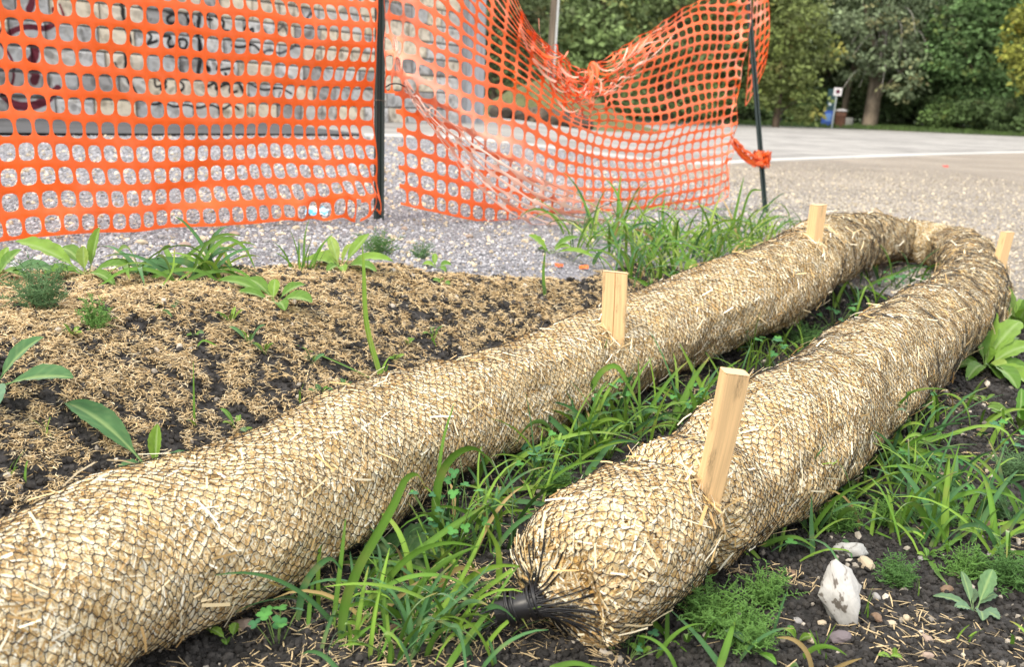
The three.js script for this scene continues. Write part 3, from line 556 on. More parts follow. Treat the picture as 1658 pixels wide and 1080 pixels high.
  const cap = new THREE.BoxGeometry(wLen + 0.1, 0.14, 0.66); cap.rotateY(Math.atan2(-wDir.z, wDir.x)); cap.translate(wDir.x * wLen / 2 - wNorm.x * 0.24, 0.25 + TOP + 0.075, wDir.z * wLen / 2 - wNorm.z * 0.24); part('coping', cap, mat(rgb(0.5, 0.49, 0.47), 0.9), wall);
  // concrete end pier
  const pier = new THREE.BoxGeometry(0.5, TOP + 0.3, 0.75); pier.rotateY(Math.atan2(-wDir.z, wDir.x)); const pc = put(wLen + 0.26, TOP / 2 - 0.05, -0.2); pier.translate(pc.x, pc.y, pc.z); part('end_pier', pier, mat(rgb(0.42, 0.43, 0.46), 0.9, { map: asphaltTex }), wall);
}

// ------------------------------------------------------------------ far side: verge, wood, bank
const bark = (() => { const t = speckle(256, (u, v, x, y) => { const k = 0.7 + 0.22 * tileN(u, v * 0.4, 24, 3) + 0.12 * hash(x, y >> 3); return [k, k * 0.94, k * 0.87]; }); return t; })();
const barkMat = mat(rgb(0.2, 0.17, 0.14), 0.95, { map: bark }), paleBark = mat(rgb(0.42, 0.39, 0.35), 0.95, { map: bark }), greyBark = mat(rgb(0.24, 0.215, 0.19), 0.95, { map: bark });
structure('verge', sheet(warp(90, -60, 110, 2), Array.from({ length: 26 }, (_, i) => -40 - i * 4.4), (x, z) => { const edge = x < 18 ? -51.2 : -51.2 + 5.2 * ss(18, 26, x) + (x > 26 ? (x - 26) * 0.25 * ss(50, 40, x) : 0); return 0.0 + (z < edge ? 0.06 + 0.012 * (edge - z) : -0.3) + (z < edge - 3 ? 0.25 * fbm(x * 0.2, z * 0.2, 2) : 0); }, null, 0.7),
  mat(rgb(0.055, 0.085, 0.03), 0.95, { map: asphaltTex }), 'grassy verge on the far side of the road');
structure('backdrop_hill', sheet(warp(60, -120, 160, 1.5), Array.from({ length: 16 }, (_, i) => -78 - i * 6), (x, z) => -0.5 + 26 * ss(-76, -120, z) + 3 * fbm(x * 0.05, z * 0.05, 3), null, 0.5), mat(rgb(0.06, 0.09, 0.035), 0.98, { map: asphaltTex }), 'added green backdrop slope closing the gaps to the sky behind the trees');  // added slope, blocks the sky so gaps between the trees stay dark

const taper = (pts, r0, r1, seg = 10, sides = 8) => {
  const c = new THREE.CatmullRomCurve3(pts), g = new THREE.TubeGeometry(c, seg, 1, sides), P = g.attributes.position, q = V(0, 0, 0);
  for (let i = 0; i <= seg; i++) { const o = c.getPointAt(i / seg), r = lerp(r0, r1, (i / seg) ** 0.8); for (let j = 0; j <= sides; j++) { const k = i * (sides + 1) + j; q.fromBufferAttribute(P, k).sub(o).multiplyScalar(r * (1 + 0.12 * N3(i, j, r0 * 9))).add(o); P.setXYZ(k, q.x, q.y, q.z); } }
  g.computeVertexNormals(); return g;
};
const spray = (() => {                                                 // a twig end: about a dozen small folded leaves
  const r = rng(91), out = [];
  for (let k = 0; k < 3; k++) {
    const P = [], I = [];
    for (let i = 0; i < 13; i++) {
      const c = V(rr(r, -1, 1), rr(r, -0.7, 0.7), rr(r, -1, 1)).multiplyScalar(0.5), d = V(rr(r, -1, 1), rr(r, -0.9, 0.35), rr(r, -1, 1)).normalize(), w = V(rr(r, -1, 1), rr(r, -0.3, 0.3), rr(r, -1, 1)).cross(d).normalize(), l = rr(r, 0.28, 0.5), b = l * rr(r, 0.24, 0.36), n = d.clone().cross(w).multiplyScalar(l * 0.12), o = P.length / 3;
      for (const p of [c, c.clone().addScaledVector(d, l * 0.45).addScaledVector(w, b).add(n), c.clone().addScaledVector(d, l * 0.45).addScaledVector(w, -b).add(n), c.clone().addScaledVector(d, l)]) P.push(p.x, p.y, p.z);
      I.push(o, o + 1, o + 3, o, o + 3, o + 2);
    }
    out.push(geom(P, I));
  }
  return out;
})();
const treeLeaf = mat(0xffffff, 0.8);
function crownOf(parent, lobes, n, size, tint, seed, name = 'crown') { // lobes: [x, y, z, rx, ry, rz]
  const r = rng(seed), lists = [[], [], []], M = new THREE.Matrix4(), q = new THREE.Quaternion(), e = new THREE.Euler();
  const vol = lobes.map((l) => l[3] * l[4] + l[3] * l[5]), tot = vol.reduce((a, b) => a + b, 0);
  lobes.forEach((l, li) => {
    for (let k = 0; k < n * vol[li] / tot; k++) {
      const d = V(rr(r, -1, 1), rr(r, -1, 1), rr(r, -1, 1)); if (d.length() > 1) { k -= 0.5; continue; }
      d.normalize().multiplyScalar(Math.cbrt(rr(r, 0.2, 1.15)));
      const p = V(l[0] + d.x * l[3], l[1] + d.y * l[4], l[2] + d.z * l[5]);
      if (N3(p.x * 0.7 + seed, p.y * 0.9, p.z * 0.7) < -0.22) continue;  // gaps between the sprays
      if (p.y < 0.15) continue;
      e.set(rr(r, -0.5, 0.5), r() * 6.28, rr(r, -0.5, 0.5)); q.setFromEuler(e); const s = size * rr(r, 0.7, 1.35);
      M.compose(p, q, V(s, s, s)); const k2 = 1.75 * rr(r, 0.5, 1.5) * (1 + 0.35 * N3(p.x * 0.45, p.y * 0.45, p.z * 0.45 + seed)), yl = r() < 0.06 ? 1.5 : 1;
      lists[(r() * 3) | 0].push([M.clone(), rgb(tint[0] * k2 * yl * 1.2, tint[1] * k2 * (yl > 1 ? 1.15 : 1), tint[2] * k2)]);
    }
  });
  const c = new THREE.Group(); c.name = name; parent.add(c); lists.forEach((l, i) => copies('leaves', spray[i], treeLeaf, l, c)); return c;
}
const lobesFor = (r, h, base, wid, n) => Array.from({ length: n }, (_, i) => { const t = (i + 0.5) / n, y = lerp(base, h, t), a = i * 2.4 + r() * 1.2, w = wid * Math.sin(Math.PI * clamp(0.22 + 0.72 * t, 0, 1)), q = w * rr(r, 0.25, 0.75); return [Math.cos(a) * q, y, Math.sin(a) * q, w * rr(r, 0.42, 0.62), h * rr(r, 0.09, 0.15), w * rr(r, 0.42, 0.62)]; });
function tree(name, px, depth, h, base, wid, nl, size, tint, label, { bk = barkMat, seed = 1, tr = 0.2, n = 12, lean = 0, group } = {}) {
  const p = at(px, 200, depth); p.y = land(p.x, p.z) - 0.05 + (p.z < -46 ? 0.1 : 0);
  const o = thing(name, label, 'tree', p, group), r = rng(seed * 101), lobes = lobesFor(r, h, base, wid, n);
  const tk = [V(0, -0.2, 0), V(0.06 * lean, h * 0.2, 0.05), V(lean * h * 0.4 * 0.1 + rr(r, -0.2, 0.2), h * 0.5, rr(r, -0.2, 0.2)), V(lean * h * 0.09, h * 0.95, 0)];
  const trunk = part('trunk', taper(tk, tr * 1.25, tr * 0.2, 14, 9), bk, o), tc = new THREE.CatmullRomCurve3(tk), limbs = [];
  lobes.forEach((l, i) => { if (i % 2) return; const s = tc.getPoint(clamp(l[1] / h * 0.8 - 0.05, 0.12, 0.9)); limbs.push(taper([s, s.clone().lerp(V(l[0], l[1], l[2]), 0.5).add(V(0, h * 0.02, 0)), V(l[0] * 1.1, l[1], l[2] * 1.1)], tr * 0.42, tr * 0.08, 6, 6)); });
  part('limbs', mergeGeometries(limbs), bk, o);
  crownOf(o, lobes, nl, size, tint, seed * 7 + 1);
  return o;
}
{
  const dk = [0.04, 0.075, 0.02], md = [0.06, 0.11, 0.03], gr = [0.1, 0.155, 0.085], lt = [0.13, 0.2, 0.04], yw = [0.115, 0.15, 0.025];
  // the wood's edge, from the wall to the right
  tree('broadleaf_tree', 1290, 46, 9, 1.2, 2.6, 1500, 0.62, [0.075, 0.115, 0.032], 'bright green tree hanging its low branches behind the leaning fence post', { seed: 2, tr: 0.16, n: 16 }).position.x -= 1.1;
  tree('broadleaf_tree', 1408, 55, 15, 3.2, 4.2, 3600, 0.62, gr, 'big grey-green tree with a thick pale trunk at the verge beside the rust-brown barrel', { seed: 3, tr: 0.42, n: 18, bk: paleBark });
  { // bare pale branches showing through the big tree's crown
    const o = scene.children[scene.children.length - 1], r = rng(404), br = [];
    for (let i = 0; i < 22; i++) { const a = rr(r, 0.1, 3.0), y0 = rr(r, 2.6, 6), l = rr(r, 1.0, 2.4), dx = Math.cos(a) * l, dz = Math.abs(Math.sin(a)) * l * 0.8 + 0.6, up = rr(r, -0.4, 1.6); br.push(taper([V(0, y0, 0.2), V(dx * 0.4, y0 + up + 0.7, dz * 0.5), V(dx * 0.8, y0 + up * 0.9 + 0.5, dz), V(dx * 1.15, y0 + up - rr(r, 0.1, 1.2), dz * 1.15)], 0.04, 0.01, 9, 5)); }
    part('bare_branches', mergeGeometries(br), mat(rgb(0.5, 0.47, 0.43), 0.9), o);
  }
  tree('leaning_tree', 1363, 58, 11, 5.5, 2.0, 600, 0.6, dk, 'thin pale leaning trunk rising behind the square white sign', { seed: 4, tr: 0.2, n: 8, bk: paleBark, lean: 1.2 });
  tree('broadleaf_tree', 1668, 47, 9.5, 2.6, 2.0, 800, 0.6, yw, 'yellowing tree at the end of the verge', { seed: 5, tr: 0.2, n: 14 });
  tree('broadleaf_tree', 1580, 54, 11, 0.6, 4.2, 2400, 0.66, [0.045, 0.1, 0.032], 'low dense green tree sweeping down to the far road edge below the yellowing tree', { seed: 6, tr: 0.3, n: 18 });
  tree('broadleaf_tree', 1470, 60, 13, 1.5, 3.6, 1500, 0.7, dk, 'dark slim-trunked tree in the shade beside the big grey-green tree', { seed: 7, tr: 0.22, n: 14, bk: greyBark });
  tree('broadleaf_tree', 960, 40, 9, 0.8, 3.0, 1700, 0.6, [0.075, 0.13, 0.045], 'mid-green tree above the sagging fence, beside the utility pole', { seed: 8, tr: 0.25, n: 16 });
  tree('broadleaf_tree', 1080, 46, 11, 1, 3.4, 1700, 0.66, [0.06, 0.1, 0.035], 'dark green tree filling the gap above the fence between pole and leaning post', { seed: 9, tr: 0.25, n: 16 });
  tree('broadleaf_tree', 800, 34, 8, 1, 2.6, 1300, 0.58, [0.04, 0.065, 0.024], 'dark tree just past the end of the stone wall', { seed: 10, tr: 0.22, n: 14, bk: greyBark });
  for (const [px, d, s] of [[760, 52, 21], [870, 55, 22], [1010, 60, 23], [1150, 62, 24], [1240, 60, 25], [1330, 66, 26], [1400, 70, 27], [1520, 66, 28], [1640, 64, 29], [1710, 56, 30]])
    tree('wood_tree', px, d, 15, 0.8, 4.4, 1700, 0.85, s % 2 ? dk : [0.034, 0.062, 0.02], 'tall dark tree in the shaded wood behind the road', { seed: s, tr: 0.26, n: 16, bk: greyBark, group: 'trees deep in the wood' });
  // undergrowth
  for (const [px, d, w, h, s] of [[1255, 57, 2.2, 1.8, 41], [1300, 60, 2.4, 2.4, 42], [1445, 58, 2, 1.8, 43], [1500, 56, 2.3, 2.2, 44], [1555, 52, 2.2, 1.7, 45], [1610, 50, 2.4, 1.9, 46], [1665, 48, 2.4, 2.2, 47], [1130, 55, 2.6, 2.4, 48], [1190, 57, 2.4, 2.2, 49], [1060, 54, 2.6, 2.2, 50], [990, 50, 2.4, 2, 51]]) {
    const p = at(px, 205, d); p.y = 0.1;
    const o = thing('shrub', 'dark green shrub at the foot of the wood', 'shrub', p, 'shrubs along the wood edge'), r = rng(s);
    const st = []; for (let i = 0; i < 5; i++) { const a = i * 1.26 + r(); st.push(taper([V(0, -0.1, 0), V(Math.cos(a) * w * 0.2, h * 0.4, Math.sin(a) * w * 0.2), V(Math.cos(a) * w * 0.55, h * 0.85, Math.sin(a) * w * 0.55)], 0.035, 0.01, 5, 5)); }
    part('stems', mergeGeometries(st), greyBark, o);
    crownOf(o, Array.from({ length: 6 }, (_, i) => { const a = i * 1.05 + r(); return [Math.cos(a) * w * 0.55, h * rr(r, 0.3, 0.75), Math.sin(a) * w * 0.5, w * 0.5, h * 0.36, w * 0.5]; }), 520, 0.5, s % 3 ? [0.032, 0.065, 0.02] : [0.05, 0.1, 0.028], s, 'foliage');
  }
  // grass fringe on the verge
  const r = rng(61), list = [], M = new THREE.Matrix4(), tuft = (() => { const P = [], I = []; for (let i = 0; i < 9; i++) { const a = rr(r, 0, 6.28), l = rr(r, 0.6, 1), x = rr(r, -0.3, 0.3), z = rr(r, -0.3, 0.3), o = P.length / 3; P.push(x - 0.04, 0, z, x + 0.04, 0, z, x + Math.cos(a) * 0.4, l, z + Math.sin(a) * 0.4); I.push(o, o + 1, o + 2); } return geom(P, I); })();
  for (let i = 0; i < 5200; i++) { const px = rr(r, 1180, 1720), p = at(px, 200, 44 + r() * 14), edge = p.x < 18 ? -51.2 : -51.2 + 5.2 * ss(18, 26, p.x) + (p.x > 26 ? (p.x - 26) * 0.25 : 0); if (p.z > edge - 0.1) continue; const s = rr(r, 0.12, 0.32); M.makeRotationY(r() * 6.28).scale(V(s, s, s)).setPosition(p.x, 0.05 + 0.012 * (edge - p.z), p.z); const k = rr(r, 0.6, 1.3); list.push([M.clone(), rgb(0.075 * k, 0.13 * k, 0.03 * k)]); }
  tag(copies('verge_grass', tuft, treeLeaf, list), 'short grass along the far road edge', 'grass', null, 'stuff');
}
{ // grassy bank and boulders past the end of the wall
  const c = at(885, 190, 27); c.y = 0.05;
  const bank = sheet(Array.from({ length: 40 }, (_, i) => -6 + i * 0.3), Array.from({ length: 26 }, (_, i) => -3.6 + i * 0.3), (x, z) => -0.12 + 1.5 * Math.exp(-((x / 2.2) ** 2 + ((z + 0.4) / 1.7) ** 2)) + 0.12 * fbm(x, z, 3), (x, z) => { const k = 1 + 0.5 * fbm(x * 1.7, z * 1.7, 3); return [0.13 * k, 0.135 * k, 0.05 * k]; }, 1);
  bank.translate(c.x, c.y, c.z); structure('bank', bank, mat(0xffffff, 0.95, { vertexColors: true, map: asphaltTex }), 'olive grass bank past the end of the stone wall');
  const r = rng(17), bm = [mat(rgb(0.1, 0.09, 0.08), 0.95, { map: bark }), mat(rgb(0.16, 0.14, 0.12), 0.95, { map: bark })];
  for (let i = 0; i < 9; i++) {
    const g = new THREE.IcosahedronGeometry(1, 2), P = g.attributes.position; for (let k = 0; k < P.count; k++) { const x = P.getX(k), y = P.getY(k), z = P.getZ(k), m = 1 + 0.3 * N3(x * 1.6 + i * 5, y * 1.6, z * 1.6); P.setXYZ(k, x * m, y * m * 0.75, z * m); } g.computeVertexNormals(); const s = rr(r, 0.26, 0.42); g.scale(s, s, s);
    const p = at(815 + i * 17 + rr(r, -4, 4), 190, 24.2 + r() * 0.8); p.y = land(p.x, p.z) + s * 0.42; solo('boulder', g, bm[i % 2], 'dark boulder at the foot of the grass bank', 'boulder', p, 'boulders below the bank');
  }
  // utility pole
  const b = at(886, 190, 31); b.y = 0; const o = thing('utility_pole', 'weathered wooden utility pole with a pale conduit, seen above the sagging fence', 'utility pole', b);
  const g = new THREE.CylinderGeometry(0.11, 0.15, 9, 14, 6); g.translate(0, 4.4, 0); part('pole', g, mat(rgb(0.3, 0.27, 0.24), 0.9, { map: bark }), o);
  const q = new THREE.CylinderGeometry(0.035, 0.035, 6.5, 8); q.translate(0.12, 3.3, 0.13); part('conduit', q, mat(rgb(0.55, 0.56, 0.57), 0.6), o); o.rotation.z = -0.02;
}
{ // things standing on the verge
  const gy = (p) => { p.y = 0.06; return p; };
  { const p = gy(at(1346, 205, 51)), o = thing('parking_sign', 'square white sign with a dark red disc on a pale pole', 'sign', p);
    const pole = new THREE.CylinderGeometry(0.045, 0.045, 2.15, 10); pole.translate(0, 1.03, 0); part('pole', pole, mat(rgb(0.5, 0.56, 0.56), 0.5), o);
    const sh = new THREE.Shape(), w = 0.225, r = 0.05; sh.moveTo(-w + r, -w); sh.lineTo(w - r, -w); sh.quadraticCurveTo(w, -w, w, -w + r); sh.lineTo(w, w - r); sh.quadraticCurveTo(w, w, w - r, w); sh.lineTo(-w + r, w); sh.quadraticCurveTo(-w, w, -w, w - r); sh.lineTo(-w, -w + r); sh.quadraticCurveTo(-w, -w, -w + r, -w);
    const pl = new THREE.ExtrudeGeometry(sh, { depth: 0.012, bevelEnabled: false }); pl.translate(0.03, 1.98, 0.05); part('plate', pl, mat(rgb(0.78, 0.76, 0.78), 0.5), o);
    const d = new THREE.CylinderGeometry(0.115, 0.115, 0.006, 24); d.rotateX(Math.PI / 2); d.translate(0.035, 1.99, 0.068); part('disc', d, mat(rgb(0.13, 0.02, 0.05), 0.5), o);
    o.rotation.z = -0.03; o.rotation.y = -0.2; }
  { const p = gy(at(1337, 203, 53)), o = thing('newspaper_box', 'blue box with a paler label under a dark teal board, beside the white sign', 'box', p);
    const b = new THREE.BoxGeometry(0.62, 0.88, 0.5, 1, 1, 1); b.translate(0, 0.5, 0); part('body', b, mat(rgb(0.035, 0.1, 0.42), 0.45), o);
    const l = new THREE.BoxGeometry(0.32, 0.46, 0.01); l.translate(0.05, 0.56, 0.257); part('label_panel', l, mat(rgb(0.14, 0.28, 0.62), 0.5), o);
    const t = new THREE.BoxGeometry(0.42, 1.25, 0.1); t.translate(0.1, 1.57, -0.05); part('board', t, mat(rgb(0.012, 0.05, 0.06), 0.5), o);
    const w = new THREE.BoxGeometry(0.16, 0.16, 0.01); w.translate(0.07, 1.32, 0.007); part('notice', w, mat(rgb(0.5, 0.56, 0.58), 0.6), o);
    for (const s of [-1, 1]) { const f = new THREE.BoxGeometry(0.06, 0.1, 0.4); f.translate(s * 0.25, 0.01, 0); part('leg', f, mat(rgb(0.02, 0.03, 0.06), 0.5), o); } o.rotation.y = -0.25; }
  { const p = gy(at(1358, 208, 52)), o = thing('barrel', 'rust-brown ribbed barrel with a pale lid on the verge', 'barrel', p);
    const pr = [[0, 0], [0.29, 0], [0.3, 0.03], [0.29, 0.3], [0.315, 0.33], [0.29, 0.36], [0.29, 0.62], [0.315, 0.65], [0.29, 0.68], [0.29, 0.9], [0, 0.9]].map(([x, y]) => new THREE.Vector2(x, y)); part('drum', new THREE.LatheGeometry(pr, 24), mat(rgb(0.19, 0.085, 0.05), 0.75, { map: asphaltTex }), o);
    const lid = [[0, 0.9], [0.32, 0.9], [0.33, 0.93], [0.32, 1.0], [0.15, 1.05], [0, 1.06]].map(([x, y]) => new THREE.Vector2(x, y)); part('lid', new THREE.LatheGeometry(lid, 24), mat(rgb(0.42, 0.4, 0.4), 0.6), o); }
  { const p = gy(at(1372, 206, 54)), g = new THREE.CylinderGeometry(0.27, 0.32, 0.6, 8); g.translate(0, 0.28, 0); const o = thing('concrete_planter', 'small grey concrete planter beside the rust-brown barrel', 'planter', p); part('tub', g, mat(rgb(0.3, 0.3, 0.28), 0.9, { map: asphaltTex }), o); const e = new THREE.CylinderGeometry(0.23, 0.23, 0.02, 8); e.translate(0, 0.592, 0); part('earth', e, mat(rgb(0.05, 0.04, 0.03), 0.95), o); }
  { const p = gy(at(1263, 200, 55)), o = thing('bollard', 'dark bollard with a yellow cap at the edge of the wood', 'bollard', p); const g = new THREE.CylinderGeometry(0.06, 0.07, 1.1, 12); g.translate(0, 0.53, 0); part('shaft', g, mat(rgb(0.02, 0.022, 0.024), 0.6), o); const c = new THREE.SphereGeometry(0.085, 14, 8); c.scale(1, 0.8, 1); c.translate(0, 1.11, 0); part('cap', c, mat(rgb(0.75, 0.55, 0.03), 0.5), o); }
}

// ------------------------------------------------------------------ loose gravel, soil crumbs, mulch, stones
const rockGeo = (seed, detail, sq, rough = 0.35) => { const g = mergeVertices(new THREE.IcosahedronGeometry(1, detail).deleteAttribute('normal').deleteAttribute('uv')), P = g.attributes.position; for (let k = 0; k < P.count; k++) { const x = P.getX(k), y = P.getY(k), z = P.getZ(k), m = 1 + rough * N3(x * 1.7 + seed, y * 1.7, z * 1.7 - seed) + rough * 0.4 * N3(x * 4, y * 4 + seed, z * 4); P.setXYZ(k, x * m, y * m * sq, z * m * 0.85); } const f = g.toNonIndexed(); f.setAttribute('uv', new THREE.Float32BufferAttribute(new Float32Array(f.attributes.position.count * 2), 2)); f.computeVertexNormals(); return f; };
{
  const r = rng(71), M = new THREE.Matrix4(), e = new THREE.Euler(), q = new THREE.Quaternion(), lists = [[], [], []], stoneM = mat(0xffffff, 0.9);
  for (let n = 0; n < 1300000; n++) {
    const x = rr(r, -3.6, 5.5), z = rr(r, -12.5, -1.3), d = Math.hypot(x, z);
    if (r() > (1.9 / d) ** 2.1 * ss(-13, -9, z) * (x > 1.2 ? 1.5 : 1)) continue;
    if (Math.abs(x) / -z > 0.78) continue;
    const sm = soilMask(x, z), bedside = acrossArm(x, z) > -0.1; if (sm > 0.55 || (sm > 0.25 && r() < 0.5)) continue;
    const big = r() < 0.045, s = (big ? rr(r, 0.0055, 0.0095) : 0.0022 + 0.0042 * r() ** 1.7) * clamp(d / 2.9, 1, 1.7) * (x > 1.2 ? 0.95 : 1);
    e.set(r() * 6, r() * 6, r() * 6); q.setFromEuler(e); M.compose(V(x, land(x, z) + s * 0.25, z), q, V(s, s * 0.8, s));
    const k = rr(r, 0.45, 1.45), w = ss(0.5, 2.4, x), cream = r() < (big ? 0.6 : 0.07);
    const c = cream ? [0.58, 0.49, 0.36] : [lerp(0.36, 0.41, w), lerp(0.36, 0.365, w), lerp(0.385, 0.3, w)];
    lists[(r() * 3) | 0].push([M.clone(), rgb(c[0] * k, c[1] * k, c[2] * k)]);
  }
  const g = new THREE.Group(); g.name = 'loose_gravel'; scene.add(g); tag(g, 'loose grey and cream gravel stones under the fence and on the shoulder', 'gravel', null, 'stuff');
  lists.forEach((l, i) => copies('gravel_stones', rockGeo(i * 9 + 2, 0, 0.75), stoneM, l, g)); console.log('gravel', lists.map((l) => l.length));

  // crumbs of black soil
  const cl = [[], [], []];
  for (let n = 0; n < 420000; n++) {
    const x = rr(r, -1.5, 2.4), z = rr(r, -3.5, -0.55), d = Math.hypot(x, z, 0.5); if (Math.abs(x) / -z > 0.85 && z < -1) continue;
    if (r() > (1.0 / d) ** 1.5 || soilMask(x, z) < 0.4 + 0.3 * r()) continue;
    const s = (r() < 0.015 ? rr(r, 0.004, 0.007) : 0.0016 + 0.0045 * r() ** 2) * clamp(d / 1.5, 1, 1.6); e.set(r() * 6, r() * 6, r() * 6); q.setFromEuler(e);
    M.compose(V(x, soilH(x, z) + s * 0.35, z), q, V(s, s, s)); const k = rr(r, 0.5, 1.9), wv = r() < 0.025;
    cl[(r() * 3) | 0].push([M.clone(), wv ? rgb(0.3 * k, 0.27 * k, 0.23 * k) : rgb(0.027 * k, 0.0245 * k, 0.023 * k)]);
  }
  const g2 = new THREE.Group(); g2.name = 'soil_crumbs'; scene.add(g2); tag(g2, 'black crumbs and small clods on the soil', 'soil', null, 'stuff');
  cl.forEach((l, i) => copies('clods', rockGeo(i * 5 + 40, 0, 0.85, 0.5), mat(0xffffff, 0.97), l, g2)); console.log('clods', cl.map((l) => l.length));

  // fibre mulch on the bed, chopped straw elsewhere
  const P = [], I = [], C = [], strip = (x, y, z, az, tilt, len, w, curl, c) => {
    const o = P.length / 3, sg = 2, dx = Math.cos(az), dz = Math.sin(az), hx = -dz, hz = dx;
    for (let i = 0; i <= sg; i++) { const t = i / sg - 0.5, a = curl * t * t * len, u = t * len, yy = y + tilt * u + (0.25 - t * t) * len * 0.12 * Math.min(2.5, Math.abs(curl) + 0.3), ww = w * (i === 0 || i === sg ? 0.5 : 1); P.push(x + dx * u + hx * (a - ww), yy, z + dz * u + hz * (a - ww), x + dx * u + hx * (a + ww), yy + ww * 0.5, z + dz * u + hz * (a + ww)); C.push(...c, ...c); }
    for (let i = 0; i < sg; i++) { const a = o + i * 2; I.push(a, a + 1, a + 2, a + 1, a + 3, a + 2); }
  };
  let nF = 0;
  for (let n = 0; n < 1500000 && nF < 110000; n++) {
    const x = rr(r, -1.6, 0.85), z = rr(r, -2.95, -0.75), ac = acrossArm(x, z), al = alongArm(x, z); if (ac < 0.03 || ac > 1.05 || Math.abs(x) / -z > 0.72) continue;
    if (soilMask(x, z) < 0.5) continue; const d = Math.hypot(x, z, 0.4); if (r() > (1.4 / d) ** 1.2) continue;
    const far = ss(0.05, 0.5, ac), m = 0.45 * fbm(x * 7, z * 7, 2) + 1.25 * fbm(x * 48 + 3, z * 48, 2) + lerp(-0.12, 0.14, far) - 0.25 * ss(1.6, 2.0, al); if (m < rr(r, -0.12, 0.1)) continue;
    const k = rr(r, 0.7, 1.2), c = r() < 0.2 ? [0.72 * k, 0.6 * k, 0.4 * k] : r() < 0.2 ? [0.44 * k, 0.3 * k, 0.14 * k] : [0.64 * k, 0.48 * k, 0.26 * k];
    const g3 = clamp(d / 1.4, 1, 1.5); strip(x, soilH(x, z) + rr(r, 0.001, 0.007), z, r() * 6.28, rr(r, -0.5, 0.5), rr(r, 0.005, 0.0155) * g3, rr(r, 0.0004, 0.00075) * g3, rr(r, -2.5, 2.5), c); nF++;
  }
  let nS = 0;
  for (let n = 0; n < 400000 && nS < 13000; n++) {
    const x = rr(r, -0.8, 1.9), z = rr(r, -2.7, -0.6), ac = acrossArm(x, z); if (ac > 0 || soilMask(x, z) < 0.5) continue; const d = Math.hypot(x, z, 0.4); if (r() > (1 / d) ** 1.3) continue;
    const m = fbm(x * 5 + 9, z * 5, 3) + 0.5 * fbm(x * 19, z * 19, 2) + (x < 0.15 ? 0.12 : 0); if (m < rr(r, -0.05, 0.4)) continue;
    const k = rr(r, 0.6, 1.1); strip(x, soilH(x, z) + rr(r, 0.002, 0.007), z, r() * 6.28, rr(r, -0.3, 0.3), rr(r, 0.006, 0.03), rr(r, 0.0004, 0.001), rr(r, -0.15, 0.15), [0.55 * k, 0.42 * k, 0.24 * k]); nS++;
  }
  console.log('fibres', nF, nS);
  const mu = new THREE.Mesh(geom(P, I, { col: C }), mat(0xffffff, 0.9, { vertexColors: true })); mu.name = 'fibre_mulch'; scene.add(mu); tag(mu, 'tan shredded fibre mulch and chopped straw scattered over the soil', 'mulch', null, 'stuff');
}
